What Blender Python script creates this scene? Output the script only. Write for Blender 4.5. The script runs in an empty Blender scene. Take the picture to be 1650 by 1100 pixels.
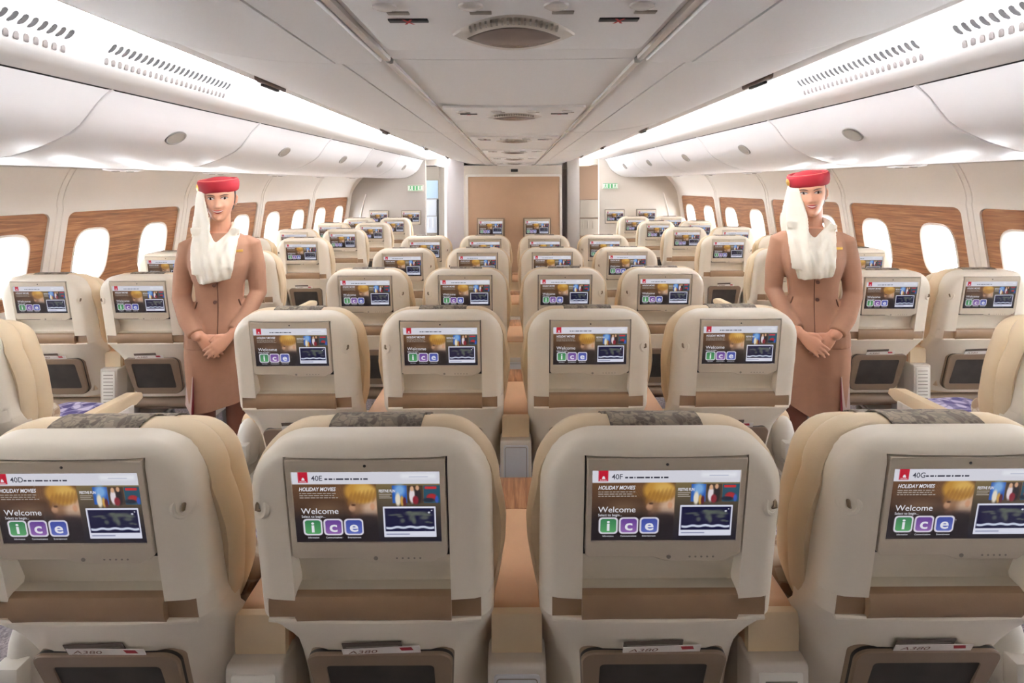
import bpy, bmesh, math, random
import numpy as np
from mathutils import Vector, Matrix, noise as mnoise

random.seed(7)
C = bpy.context.scene.collection
PI = math.pi
F = 818.0          # focal length in pixels of the 1650 px wide frame
ZC = 1.70          # camera height
PITCH = 1.016      # seat rows
D0 = 1.0           # distance of the nearest centre row (top edge of its screens)

# ------------------------------------------------------------------ helpers
def lin(c):
    return tuple(((v/255)/12.92 if v/255 <= .04045 else ((v/255+.055)/1.055)**2.4) for v in c)

def node(nt, kind, x=0, y=0):
    n = nt.nodes.new(kind); n.location = (x, y); return n

MATS = {}
def mat(name, rgb, rough=.5, metal=0, spec=.5, emit=None, estr=0, bump=None, var=None, coat=0):
    m = bpy.data.materials.new(name); m.use_nodes = True
    nt = m.node_tree; b = nt.nodes['Principled BSDF']
    col = (*lin(rgb), 1)
    b.inputs['Base Color'].default_value = col
    b.inputs['Roughness'].default_value = rough
    b.inputs['Metallic'].default_value = metal
    b.inputs['Specular IOR Level'].default_value = spec
    if coat: b.inputs['Coat Weight'].default_value = coat; b.inputs['Coat Roughness'].default_value = .05
    if emit:
        b.inputs['Emission Color'].default_value = (*lin(emit), 1); b.inputs['Emission Strength'].default_value = estr
    tc = None
    if bump or var: tc = node(nt, 'ShaderNodeTexCoord')
    if bump:
        sc, st = bump
        n = node(nt, 'ShaderNodeTexNoise'); n.inputs['Scale'].default_value = sc; n.inputs['Detail'].default_value = 3
        bm_ = node(nt, 'ShaderNodeBump'); bm_.inputs['Strength'].default_value = st; bm_.inputs['Distance'].default_value = .002
        nt.links.new(tc.outputs['Object'], n.inputs['Vector']); nt.links.new(n.outputs['Fac'], bm_.inputs['Height'])
        nt.links.new(bm_.outputs['Normal'], b.inputs['Normal'])
    if var:
        sc, amt = var
        n = node(nt, 'ShaderNodeTexNoise'); n.inputs['Scale'].default_value = sc; n.inputs['Detail'].default_value = 2
        r = node(nt, 'ShaderNodeValToRGB')
        r.color_ramp.elements[0].position = .3; r.color_ramp.elements[1].position = .7
        r.color_ramp.elements[0].color = tuple(v*(1-amt) for v in col[:3]) + (1,)
        r.color_ramp.elements[1].color = tuple(min(1, v*(1+amt)) for v in col[:3]) + (1,)
        nt.links.new(tc.outputs['Object'], n.inputs['Vector']); nt.links.new(n.outputs['Fac'], r.inputs['Fac'])
        nt.links.new(r.outputs['Color'], b.inputs['Base Color'])
    MATS[name] = m
    return m

def mesh_of(name, V, Fc, mats, midx=None, smooth=True, angle=38):
    me = bpy.data.meshes.new(name)
    me.from_pydata([tuple(v) for v in V], [], [tuple(f) for f in Fc])
    bm = bmesh.new(); bm.from_mesh(me); bmesh.ops.recalc_face_normals(bm, faces=bm.faces); bm.to_mesh(me); bm.free()
    if not isinstance(mats, (list, tuple)): mats = [mats]
    for m in mats: me.materials.append(m)
    if midx is not None: me.polygons.foreach_set('material_index', midx)
    if smooth:
        me.polygons.foreach_set('use_smooth', [True]*len(me.polygons))
        me.set_sharp_from_angle(angle=math.radians(angle))
    me.update()
    return me

def link(name, me, parent=None, loc=(0, 0, 0), rot=(0, 0, 0)):
    o = bpy.data.objects.new(name, me); C.objects.link(o)
    o.location = loc; o.rotation_euler = rot
    if parent is not None: o.parent = parent
    return o

def tag(o, label=None, cat=None, group=None, kind=None):
    if label: o['label'] = label
    if cat: o['category'] = cat
    if group: o['group'] = group
    if kind: o['kind'] = kind
    return o

def thing(name, label, cat, loc=(0, 0, 0), rz=0, group=None):
    o = bpy.data.objects.new(name, None); C.objects.link(o)
    o.location = loc; o.rotation_euler = (0, 0, rz); o.empty_display_size = .1
    return tag(o, label, cat, group)

class MB:
    """collects geometry of ONE part"""
    def __init__(s): s.V = []; s.F = []; s.M = []
    def add(s, V, Fc, mi=0, fn=None):
        b = len(s.V)
        s.V += [Vector(fn(*v)) if fn else Vector(v) for v in V]
        s.F += [tuple(i+b for i in f) for f in Fc]; s.M += [mi]*len(Fc)
        return s
    def box(s, x0, x1, y0, y1, z0, z1, bev=0, mi=0, fn=None, seg=2):
        bm = bmesh.new(); bmesh.ops.create_cube(bm, size=1)
        for v in bm.verts:
            v.co = Vector(((x0+x1)/2+v.co.x*(x1-x0), (y0+y1)/2+v.co.y*(y1-y0), (z0+z1)/2+v.co.z*(z1-z0)))
        if bev: bmesh.ops.bevel(bm, geom=list(bm.edges), offset=bev, segments=seg, affect='EDGES', profile=.5)
        bm.verts.index_update()
        s.add([v.co.copy() for v in bm.verts], [[v.index for v in f.verts] for f in bm.faces], mi, fn); bm.free()
        return s
    def loft(s, rings, closed=True, cap=True, mi=0, fn=None):
        n = len(rings[0]); V = [p for r in rings for p in r]; Fc = []
        for i in range(len(rings)-1):
            for j in range(n if closed else n-1):
                k = (j+1) % n
                Fc.append((i*n+j, i*n+k, (i+1)*n+k, (i+1)*n+j))
        if cap:
            Fc.append(tuple(range(n))[::-1]); Fc.append(tuple((len(rings)-1)*n+j for j in range(n)))
        return s.add(V, Fc, mi, fn)
    def plate(s, outline, y0, y1, bev=.002, mi=0, fn=None):
        """outline in (x,z), solid from y0 (visible side) to y1"""
        ins = inset(outline, bev)
        rings = [[(x, y0, z) for x, z in ins], [(x, y0+bev*.3*(1 if y1 > y0 else -1), z) for x, z in inset(outline, bev*.3)],
                 [(x, y0+bev*(1 if y1 > y0 else -1), z) for x, z in outline], [(x, y1, z) for x, z in outline]]
        return s.loft(rings, True, True, mi, fn)
    def tube(s, pts, radii, n=10, mi=0, cap=True, flat=1.0, up=None):
        pts = [Vector(p) for p in pts]
        if not isinstance(radii, (list, tuple)): radii = [radii]*len(pts)
        rings = []; prev = None
        for i, p in enumerate(pts):
            t = (pts[min(i+1, len(pts)-1)]-pts[max(i-1, 0)]).normalized()
            if prev is None:
                ref = Vector(up) if up else (Vector((0, 0, 1)) if abs(t.z) < .9 else Vector((0, 1, 0)))
            else: ref = prev
            a = (ref - t*ref.dot(t)).normalized(); b = t.cross(a); prev = a
            r = radii[i]
            rings.append([p + a*(r*math.cos(2*PI*k/n)*flat) + b*(r*math.sin(2*PI*k/n)) for k in range(n)])
        return s.loft(rings, True, cap, mi)
    def limb(s, pts, radii, n=12, mi=0, flat=1.0, up=None):
        """tube with rounded ends"""
        pts = [Vector(p) for p in pts]; radii = list(radii)
        d0 = (pts[0]-pts[1]).normalized(); d1 = (pts[-1]-pts[-2]).normalized()
        P = []; R = []
        for a in (1.25, .95, .55): P.append(pts[0]+d0*radii[0]*math.sin(a)); R.append(radii[0]*math.cos(a))
        P += pts; R += radii
        for a in (.55, .95, 1.25): P.append(pts[-1]+d1*radii[-1]*math.sin(a)); R.append(radii[-1]*math.cos(a))
        return s.tube(P, R, n, mi, True, flat, up)
    def lathe(s, prof, n=24, axis='z', c=(0, 0, 0), mi=0, cap=True, sx=1, sy=1, fn=None):
        rings = []
        for r, h in prof:
            ring = []
            for k in range(n):
                a = 2*PI*k/n; u = r*math.cos(a)*sx; v = r*math.sin(a)*sy
                p = (u, v, h) if axis == 'z' else ((u, h, v) if axis == 'y' else (h, u, v))
                ring.append((p[0]+c[0], p[1]+c[1], p[2]+c[2]))
            rings.append(ring)
        return s.loft(rings, True, cap, mi, fn)
    def ball(s, c, rx, ry, rz, n=16, m=10, mi=0):
        prof = []
        rings = []
        for i in range(1, m):
            a = PI*i/m
            rings.append([(c[0]+rx*math.sin(a)*math.cos(2*PI*k/n), c[1]+ry*math.sin(a)*math.sin(2*PI*k/n), c[2]-rz*math.cos(a)) for k in range(n)])
        return s.loft(rings, True, True, mi)
    def mesh(s, name, mats, smooth=True, angle=38):
        return mesh_of(name, s.V, s.F, mats, s.M, smooth, angle)
    def build(s, name, mats, parent=None, loc=(0, 0, 0), rot=(0, 0, 0), smooth=True, angle=38):
        return link(name, s.mesh(name, mats, smooth, angle), parent, loc, rot)

def rrect(x0, x1, z0, z1, r, n=5):
    if not isinstance(r, (list, tuple)): r = [r]*4      # bl, br, tr, tl
    P = []
    for (cx, cz, a0, rr) in ((x0+r[0], z0+r[0], PI, r[0]), (x1-r[1], z0+r[1], 1.5*PI, r[1]), (x1-r[2], z1-r[2], 0, r[2]), (x0+r[3], z1-r[3], .5*PI, r[3])):
        for k in range(n+1):
            a = a0 + .5*PI*k/n
            P.append((cx+rr*math.cos(a), cz+rr*math.sin(a)))
    return P

def inset(P, d):
    n = len(P); out = []
    for i in range(n):
        a = Vector(P[i-1]); b = Vector(P[i]); c = Vector(P[(i+1) % n])
        e1 = b-a; e2 = c-b
        if e1.length < 1e-7: e1 = e2
        if e2.length < 1e-7: e2 = e1
        e1.normalize(); e2.normalize()
        n1 = Vector((-e1.y, e1.x)); n2 = Vector((-e2.y, e2.x))
        m = n1+n2
        if m.length < 1e-6: m = n1
        m.normalize(); k = max(.5, m.dot(n1))
        q = b + m*(d/k); out.append((q.x, q.y))
    return out

def sellipse(cx, cz, a, b, n=3.2, m=40):
    P = []
    for k in range(m):
        t = 2*PI*k/m; c = math.cos(t); s_ = math.sin(t)
        P.append((cx+a*math.copysign(abs(c)**(2/n), c), cz+b*math.copysign(abs(s_)**(2/n), s_)))
    return P

def fill(loops):
    """2D polygon with holes -> verts, faces (triangle_fill)"""
    bm = bmesh.new()
    for L in loops:
        vs = [bm.verts.new((p[0], p[1], 0)) for p in L]
        for i in range(len(vs)): bm.edges.new((vs[i-1], vs[i]))
    bmesh.ops.triangle_fill(bm, use_beauty=True, edges=list(bm.edges))
    bm.verts.index_update()
    V = [(v.co.x, v.co.y) for v in bm.verts]; Fc = [[v.index for v in f.verts] for f in bm.faces]
    bm.free(); return V, Fc

def text_geo(body, size, x, z, align='LEFT', shear=0, sx=1.0, bold=0):
    """returns 2D verts, faces of a word set in the built-in font"""
    cu = bpy.data.curves.new('t', 'FONT'); cu.body = body; cu.size = size; cu.align_x = align; cu.shear = shear
    cu.resolution_u = 3; cu.offset = bold
    o = bpy.data.objects.new('t', cu); C.objects.link(o)
    dg = bpy.context.evaluated_depsgraph_get(); dg.update()
    me = bpy.data.meshes.new_from_object(o.evaluated_get(dg))
    V = [(x+v.co.x*sx, z+v.co.y) for v in me.vertices]; Fc = [tuple(p.vertices) for p in me.polygons]
    bpy.data.objects.remove(o); bpy.data.curves.remove(cu); bpy.data.meshes.remove(me)
    return V, Fc

# ------------------------------------------------------------------ materials
M_shell = mat('shell_plastic', (234, 225, 209), .38, bump=(900, .05))
M_lower = mat('lower_shell_plastic', (208, 201, 190), .42, bump=(900, .05))
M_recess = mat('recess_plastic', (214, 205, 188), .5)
M_leather = mat('cream_leather', (222, 201, 168), .5, bump=(350, .12), var=(6, .04))
M_tan = mat('tan_leather', (206, 164, 128), .5, bump=(350, .1), var=(9, .04))
M_brown = mat('brown_leather', (148, 120, 92), .48, bump=(300, .1), var=(11, .06))
M_bezel = mat('bezel_plastic', (200, 188, 170), .35)
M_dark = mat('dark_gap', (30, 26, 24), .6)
M_frame = mat('pocket_frame', (134, 114, 94), .5, bump=(400, .1))
M_mesh = mat('pocket_mesh', (58, 52, 48), .75, bump=(700, .3), var=(14, .2))
M_white = mat('white_plastic', (226, 222, 214), .35)
M_greyp = mat('grey_panel', (196, 196, 200), .3)
M_slot = mat('slot_grey', (140, 132, 122), .5)
M_metal = mat('brushed_metal', (180, 178, 175), .3, metal=.9)
M_chrome = mat('latch_metal', (165, 160, 156), .28, metal=.7)
M_hook = mat('hook_bronze', (128, 108, 84), .35, metal=.3)
M_card = mat('card_white', (236, 230, 226), .5)
M_cardred = mat('card_red', (176, 32, 48), .5)
M_carddark = mat('card_dark', (92, 78, 68), .5)
M_cardtext = mat('card_text', (120, 74, 60), .5)
M_ceil = mat("ceiling_panel", (234, 232, 230), .55)
M_bin = mat('bin_panel', (224, 221, 221), .38)
M_cove = mat('cove_panel', (236, 232, 228), .5)
M_wall = mat('wall_cream', (232, 227, 221), .5)
M_grey = mat('wall_grey', (178, 172, 166), .55)
M_warmgrey = mat('wall_warm_grey', (206, 198, 188), .5)
M_lav = mat('partition_pale', (212, 207, 210), .35)
M_bulk = mat('bulkhead_tan', (176, 144, 116), .55, var=(5, .03))
M_rail = mat('ceiling_rail', (226, 222, 218), .25, metal=.2)
M_lens = mat('lamp_lens_off', (112, 98, 92), .25)
M_ventdark = mat('vent_dark', (34, 30, 30), .6)
M_ventgrey = mat('vent_grey', (126, 118, 115), .6)
M_red = mat('sign_red', (190, 40, 44), .5)
M_lightem = mat('cove_tube', (255, 255, 255), .5, emit=(240, 246, 255), estr=190)
M_lightem2 = mat('cove_tube_bright', (255, 255, 255), .5, emit=(240, 246, 255), estr=235)
M_green = mat('exit_green', (60, 150, 90), .5, emit=(90, 190, 120), estr=.12)
M_signwhite = mat('exit_white', (206, 214, 206), .5, emit=(240, 255, 245), estr=.12)
M_cart = mat('cart_white', (176, 184, 194), .35)
M_galleyblue = mat('galley_lit_panel', (150, 172, 192), .3, emit=(205, 225, 240), estr=.06)
M_black = mat('black_plastic', (34, 32, 34), .4)
M_galleydark = mat('galley_dark_wood', (128, 104, 84), .5)

def wood_mat(name, cols, scale=(1.2, 1.2, 26), rough=.4):
    m = bpy.data.materials.new(name); m.use_nodes = True
    nt = m.node_tree; b = nt.nodes['Principled BSDF']; b.inputs['Roughness'].default_value = rough
    tc = node(nt, 'ShaderNodeTexCoord'); mp = node(nt, 'ShaderNodeMapping'); mp.inputs['Scale'].default_value = scale
    n = node(nt, 'ShaderNodeTexNoise'); n.inputs['Scale'].default_value = 3.0; n.inputs['Detail'].default_value = 9
    n.inputs['Roughness'].default_value = .62; n.inputs['Distortion'].default_value = .55
    r = node(nt, 'ShaderNodeValToRGB')
    e = r.color_ramp.elements; e[0].position = .30; e[0].color = (*lin(cols[0]), 1); e[1].position = .72; e[1].color = (*lin(cols[2]), 1)
    k = e.new(.5); k.color = (*lin(cols[1]), 1)
    L = nt.links.new
    L(tc.outputs['Object'], mp.inputs['Vector']); L(mp.outputs['Vector'], n.inputs['Vector']); L(n.outputs['Fac'], r.inputs['Fac'])
    L(r.outputs['Color'], b.inputs['Base Color'])
    return m
M_wood = wood_mat('walnut_wall_panel', ((92, 56, 34), (138, 92, 60), (176, 130, 92)))
M_woodtop = wood_mat('console_wood', ((112, 70, 44), (150, 102, 68), (182, 134, 96)), (26, 2, 26))

def carpet_mat():
    m = bpy.data.materials.new('carpet'); m.use_nodes = True
    nt = m.node_tree; b = nt.nodes['Principled BSDF']; b.inputs['Roughness'].default_value = .95
    tc = node(nt, 'ShaderNodeTexCoord'); n = node(nt, 'ShaderNodeTexVoronoi'); n.inputs['Scale'].default_value = 140
    r = node(nt, 'ShaderNodeValToRGB'); e = r.color_ramp.elements
    e[0].color = (*lin((84, 78, 84)), 1); e[1].color = (*lin((158, 150, 152)), 1)
    bp = node(nt, 'ShaderNodeBump'); bp.inputs['Strength'].default_value = .5; bp.inputs['Distance'].default_value = .004
    L = nt.links.new
    L(tc.outputs['Object'], n.inputs['Vector']); L(n.outputs['Color'], r.inputs['Fac']); L(r.outputs['Color'], b.inputs['Base Color'])
    L(n.outputs['Distance'], bp.inputs['Height']); L(bp.outputs['Normal'], b.inputs['Normal'])
    return m
M_carpet = carpet_mat()

def floral_mat(name, c0, c1, scale=34):
    m = bpy.data.materials.new(name); m.use_nodes = True
    nt = m.node_tree; b = nt.nodes['Principled BSDF']; b.inputs['Roughness'].default_value = .85
    tc = node(nt, 'ShaderNodeTexCoord')
    n = node(nt, 'ShaderNodeTexNoise'); n.inputs['Scale'].default_value = scale*.5; n.inputs['Detail'].default_value = 1
    mx = node(nt, 'ShaderNodeMix'); mx.data_type = 'VECTOR'; mx.inputs['Factor'].default_value = .06
    v = node(nt, 'ShaderNodeTexVoronoi'); v.inputs['Scale'].default_value = scale
    e_ = node(nt, 'ShaderNodeTexVoronoi'); e_.inputs['Scale'].default_value = scale; e_.feature = 'DISTANCE_TO_EDGE'
    r = node(nt, 'ShaderNodeValToRGB'); e = r.color_ramp.elements
    e[0].position = .42; e[0].color = (*lin(c0), 1); e[1].position = .5; e[1].color = (*lin(c1), 1)
    r2 = node(nt, 'ShaderNodeValToRGB'); q = r2.color_ramp.elements
    q[0].position = .04; q[0].color = (1, 1, 1, 1); q[1].position = .10; q[1].color = (0, 0, 0, 1)
    m2 = node(nt, 'ShaderNodeMix'); m2.data_type = 'RGBA'; m2.inputs[7].default_value = (*lin(tuple((a_+b_)/2 for a_, b_ in zip(c0, c1))), 1)
    sx = node(nt, 'ShaderNodeSeparateColor')
    L = nt.links.new
    L(tc.outputs['Object'], n.inputs['Vector']); L(tc.outputs['Object'], mx.inputs[4]); L(n.outputs['Color'], mx.inputs[5])
    L(mx.outputs[1], v.inputs['Vector']); L(mx.outputs[1], e_.inputs['Vector'])
    L(v.outputs['Color'], sx.inputs[0]); L(sx.outputs[0], r.inputs['Fac']); L(e_.outputs['Distance'], r2.inputs['Fac'])
    L(r2.outputs['Color'], m2.inputs[0]); L(r.outputs['Color'], m2.inputs[6])
    L(m2.outputs[2], b.inputs['Base Color'])
    return m
M_floral = floral_mat('leaf_pattern_cloth', (84, 74, 64), (136, 124, 108), 62)
M_pillow = floral_mat('floral_pillow_cloth', (196, 184, 166), (146, 122, 100), 26)
M_blanket = floral_mat('violet_blanket_cloth', (196, 190, 214), (74, 66, 122), 22)

def glass_mat():
    m = bpy.data.materials.new('window_glass'); m.use_nodes = True
    nt = m.node_tree; nt.nodes.remove(nt.nodes['Principled BSDF'])
    t = node(nt, 'ShaderNodeBsdfTransparent'); g = node(nt, 'ShaderNodeBsdfGlossy'); g.inputs['Roughness'].default_value = .05
    mx = node(nt, 'ShaderNodeMixShader'); mx.inputs[0].default_value = .05
    L = nt.links.new; L(t.outputs[0], mx.inputs[1]); L(g.outputs[0], mx.inputs[2]); L(mx.outputs[0], nt.nodes['Material Output'].inputs[0])
    return m
M_glass = glass_mat()

def screen_mat(name, attr=None, col=(255, 255, 255), k=1.0):
    m = bpy.data.materials.new(name); m.use_nodes = True
    nt = m.node_tree; b = nt.nodes['Principled BSDF']
    b.inputs['Base Color'].default_value = (.012, .012, .014, 1); b.inputs['Roughness'].default_value = .16
    b.inputs['Emission Strength'].default_value = k
    if attr:
        a = node(nt, 'ShaderNodeAttribute'); a.attribute_name = attr
        nt.links.new(a.outputs['Color'], b.inputs['Emission Color'])
    else: b.inputs['Emission Color'].default_value = (*lin(col), 1)
    return m
SCR_K = .47
M_screen = screen_mat('screen_picture', 'picture', k=SCR_K)
M_sw = screen_mat('screen_white', None, (236, 236, 244), SCR_K)
M_sg = screen_mat('screen_grey', None, (64, 64, 78), SCR_K)
M_sp = screen_mat('screen_pale', None, (170, 160, 150), SCR_K)

# ------------------------------------------------------------------ the screens' picture
SW, SH = .296, .163           # active area of a seat screen
def paint():
    nx, nz = 220, 122
    u = (np.arange(nx)+.5)/nx; v = (np.arange(nz)+.5)/nz          # v downwards
    U, Vv = np.meshgrid(u, v)
    img = np.zeros((nz, nx, 3))
    def c(r): return np.array(r, float)/255
    def put(mask, col, a=1.0):
        mk = (np.clip(mask, 0, 1)*a)[..., None]
        img[:] = img*(1-mk) + (c(col) if not isinstance(col, np.ndarray) else col)*mk
    def soft(x, w): return np.clip(.5 - x/w, 0, 1)
    def rbox(u0, u1, v0, v1, r=0.0, w=.006):
        asp = SW/SH
        qx = np.abs(U-(u0+u1)/2)*asp-(u1-u0)/2*asp+r; qz = np.abs(Vv-(v0+v1)/2)-(v1-v0)/2+r
        d = np.hypot(np.maximum(qx, 0), np.maximum(qz, 0))+np.minimum(np.maximum(qx, qz), 0)-r
        return soft(d, w)
    def ell(cu, cv, ru, rv, w=.25, rot=0):
        x = (U-cu); z = (Vv-cv)/1.8
        x2 = x*math.cos(rot)+z*math.sin(rot); z2 = -x*math.sin(rot)+z*math.cos(rot)
        return soft(np.hypot(x2/ru, z2/(rv/1.8))-1, w)
    # brown still on the left, olive on the right, both fading to near black at the foot
    t = np.clip((Vv-.2)/.8, 0, 1)[..., None]
    img[:] = c((104, 72, 46))*(1-t)+c((34, 27, 28))*t
    right = soft(.566-U, .004)[..., None]
    img[:] = img*(1-right)+(c((124, 108, 72))*(1-t)**1.4+c((30, 27, 38))*(1-(1-t)**1.4))*right
    for k in range(9):
        put(soft(np.abs(U-(.275+k*.011)-.02*np.sin(Vv*9))-.0018, .006)*soft(np.abs(Vv-.3)-.09, .06), (196, 140, 84), .5)
    put(ell(.22, .55, .11, .1, 1.2), (150, 120, 92), .45)
    # a child in profile: golden hair and a pale face
    lft = soft(U-.565, .004)
    put(ell(.47, .35, .115, .2, .35)*lft, (128, 88, 40))
    put(ell(.49, .49, .10, .26, .35)*lft, (198, 158, 124))
    put(ell(.43, .52, .07, .2, .7)*lft, (120, 84, 60), .6)
    put(ell(.52, .56, .055, .14, .8)*lft, (214, 182, 158), .8)
    put(ell(.395, .52, .022, .05, .6)*lft, (196, 150, 118), .9)
    put(ell(.455, .3, .105, .15, .3, .25)*lft, (196, 146, 62))
    put(ell(.50, .27, .07, .08, .8, .3)*lft, (228, 186, 100), .8)
    for k in range(7):
        put(ell(.385+k*.028, .39-.008*k, .012, .09, .7, .3)*lft, (150, 102, 44), .6)
    put(ell(.405, .475, .014, .014, .8)*lft, (60, 36, 26), .8)
    put(ell(.41, .63, .024, .012, .8)*lft, (150, 84, 70), .7)
    put(ell(.535, .5, .016, .05, .6)*lft, (206, 150, 116), .9)
    put(ell(.5, .68, .1, .07, .9)*lft, (64, 48, 44), .9)
    fade = (np.clip((Vv-.52)/.22, 0, 1)*lft)
    put(fade, (34, 28, 32), .9)
    # header band
    put(soft(Vv-.183, .012), (222, 222, 232))
    put(rbox(.74, .97, .05, .1, .02, .06), (244, 246, 252), .9)
    put(rbox(.79, .92, .08, .092, .004), (170, 176, 200), .8)
    put(rbox(.043, .108, 0.0, .16, .0), (196, 28, 52))
    # three posters
    put(rbox(.674, .772, .205, .452), (44, 96, 186))
    put(ell(.725, .27, .035, .08, .8), (150, 196, 240), .8)
    put(ell(.71, .4, .018, .09, .5), (236, 226, 206)); put(ell(.738, .42, .012, .07, .5), (206, 160, 80)); put(ell(.755, .43, .012, .06, .5), (96, 40, 48))
    put(rbox(.776, .882, .205, .452), (74, 58, 46))
    put(ell(.808, .35, .02, .1, .4), (232, 220, 226)); put(ell(.808, .25, .012, .035, .4), (222, 176, 140))
    put(ell(.848, .35, .022, .11, .4), (44, 38, 40)); put(ell(.845, .24, .012, .035, .4), (214, 166, 130)); put(ell(.83, .41, .02, .06, .4), (140, 40, 52))
    put(rbox(.886, 1.0, .205, .452), (40, 84, 104))
    put(rbox(.895, .975, .22, .255, .01), (206, 48, 50)); put(ell(.94, .37, .035, .05, .4), (176, 46, 50)); put(ell(.92, .41, .04, .03, .5), (36, 44, 60)); put(ell(.975, .4, .012, .05, .5), (60, 90, 180))
    # route map
    put(rbox(.604, .964, .5, .936, .012), (226, 228, 244)); put(rbox(.616, .953, .524, .852, .004), (20, 20, 58))
    rs = random.Random(3)
    for (cu, cv, ru, rv) in ((.80, .60, .045, .03), (.86, .60, .05, .03), (.905, .62, .03, .02), (.80, .66, .022, .05), (.815, .71, .014, .04), (.885, .66, .03, .025),
                             (.70, .615, .03, .014), (.66, .62, .02, .01), (.72, .64, .02, .012), (.735, .7, .016, .03), (.905, .72, .018, .014), (.93, .73, .012, .01), (.78, .58, .02, .014)):
        put(ell(cu, cv, ru, rv, .9), (104, 112, 96), .75)
    put(soft(np.abs(Vv-(.805-.012*np.sin((U-.62)*9)+.006*np.sin(U*70)))-.016, .01)*rbox(.62, .95, .7, .85), (214, 222, 240))
    put(rbox(.62, .78, .885, .9, .003), (120, 124, 160), .8)
    put(ell(.918, .585, .008, .012, .5), (230, 232, 240)); put(ell(.936, .555, .005, .008, .5), (230, 232, 240))
    # three icon tiles
    for (u0, ca, cb) in ((.052, (58, 130, 84), (92, 168, 104)), (.192, (104, 66, 150), (150, 104, 178)), (.333, (62, 78, 166), (98, 112, 194))):
        put(rbox(u0, u0+.132, .668, .905, .05), (228, 224, 236))
        g = np.clip((Vv-.69)/.2, 0, 1)[..., None]
        put(rbox(u0+.011, u0+.121, .69, .883, .035), c(ca)*(1-g)+c(cb)*g)
    return np.clip(img, 0, 1)
IMG = paint()

def slab2d(mb, V, Fc, fn, mi):
    mb.add([(p[0], p[1], 0) for p in V], Fc, mi, fn)

def display_mesh(seat_no=None):
    """lit panel: x in [-SW/2,SW/2], z down from 0 to -SH, facing -y"""
    nz, nx, _ = IMG.shape
    V = []; Fc = []
    for j in range(nz+1):
        for i in range(nx+1): V.append((-SW/2+SW*i/nx, 0, -SH*j/nz))
    for j in range(nz):
        for i in range(nx):
            a = j*(nx+1)+i; Fc.append((a, a+nx+1, a+nx+2, a+1))
    mb = MB(); mb.add(V, Fc, 0)
    npic = len(Fc)
    def put(body, size, u, v, mi=1, h=.0004, **kw):
        tv, tf = text_geo(body, size*SH, -SW/2+u*SW, -v*SH, **kw)
        mb.add([(p[0], -h, p[1]) for p in tv], tf, mi)
    def bar(u0, u1, v, mi=1, t=.012):
        mb.add([(-SW/2+u0*SW, -.0004, -v*SH), (-SW/2+u1*SW, -.0004, -v*SH), (-SW/2+u1*SW, -.0004, -(v-t)*SH), (-SW/2+u0*SW, -.0004, -(v-t)*SH)], [(0, 1, 2, 3)], mi)
    put('Welcome', .115, .046, .595, sx=1.02)
    put('Select to begin...', .05, .046, .65, sx=.9)
    put('HOLIDAY MOVIES', .074, .042, .275, shear=.25, sx=.76, bold=.00025)
    for v, w in ((.315, .25), (.345, .235), (.375, .26)):
        u0 = .044
        while u0 < .044+w:
            L = random.uniform(.012, .036); bar(u0, min(u0+L, .044+w), v, 3, .013); u0 += L+.006
    put('FESTIVE FUN', .055, .583, .298, sx=.66, bold=.0002)
    for v, w in ((.33, .085), (.355, .075), (.38, .085)): bar(.583, .583+w, v, 3, .011)
    put('i', .21, .118, .855, align='CENTER', sx=1.25, bold=.0006)
    put('c', .21, .258, .85, align='CENTER', sx=1.15, bold=.0006)
    put('e', .21, .399, .85, align='CENTER', sx=1.15, bold=.0006)
    for t, u in (('Information', .118), ('Communications', .258), ('Entertainment', .399)):
        put(t, .034, u, .945, align='CENTER', sx=.86)
    # white flame-like emblem and wordmark on the red square
    def poly(P): mb.add([(-SW/2+u*SW, -.0004, -v*SH) for u, v in P], [tuple(range(len(P)))], 1)
    poly([(.066, .128), (.07, .1), (.075, .085), (.077, .1), (.081, .088), (.087, .115), (.088, .13)])
    put('Emirates', .026, .0755, .152, align='CENTER', sx=.9)
    if seat_no: put(seat_no, .10, .132, .132, mi=2, sx=.92, bold=.0002)
    x = .222
    for L in (.02, .026, .008, .05, .03, .012, .04, .012, .03):
        bar(x, x+L, .122, 2, .022); x += L+.008
    me = mesh_of('display', mb.V, mb.F, [M_screen, M_sw, M_sg, M_sp], mb.M, smooth=False)
    # make sure every face looks towards -y
    bm = bmesh.new(); bm.from_mesh(me)
    for f in bm.faces:
        if f.normal.y > 0: f.normal_flip()
    bm.to_mesh(me); bm.free()
    at = me.color_attributes.new('picture', 'FLOAT_COLOR', 'CORNER')
    cols = np.ones((len(me.loops), 4), np.float32)
    li = np.where(IMG <= .04045, IMG/12.92, ((IMG+.055)/1.055)**2.4).reshape(-1, 3)
    cols[:npic*4, :3] = np.repeat(li, 4, axis=0)
    at.data.foreach_set('color', cols.ravel())
    return me

# ------------------------------------------------------------------ seat parts (local: x across, y away from the camera, z up from floor)
ZT = 1.190           # top of shell
ZS = 1.158           # top of screen bezel
def y0f(z):
    if z > .785: return .1739*(ZS-z)
    return .066+.45*(.785-z)-.10*max(0, .785-z)*max(0, .785-z)/.36

def Wf(z):
    if z > .80: return .249
    t = min(1, (.80-z)/.30); t = t*t*(3-2*t)
    return .249-.012*t
def Rf(z): return .038
RC = .12

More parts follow.
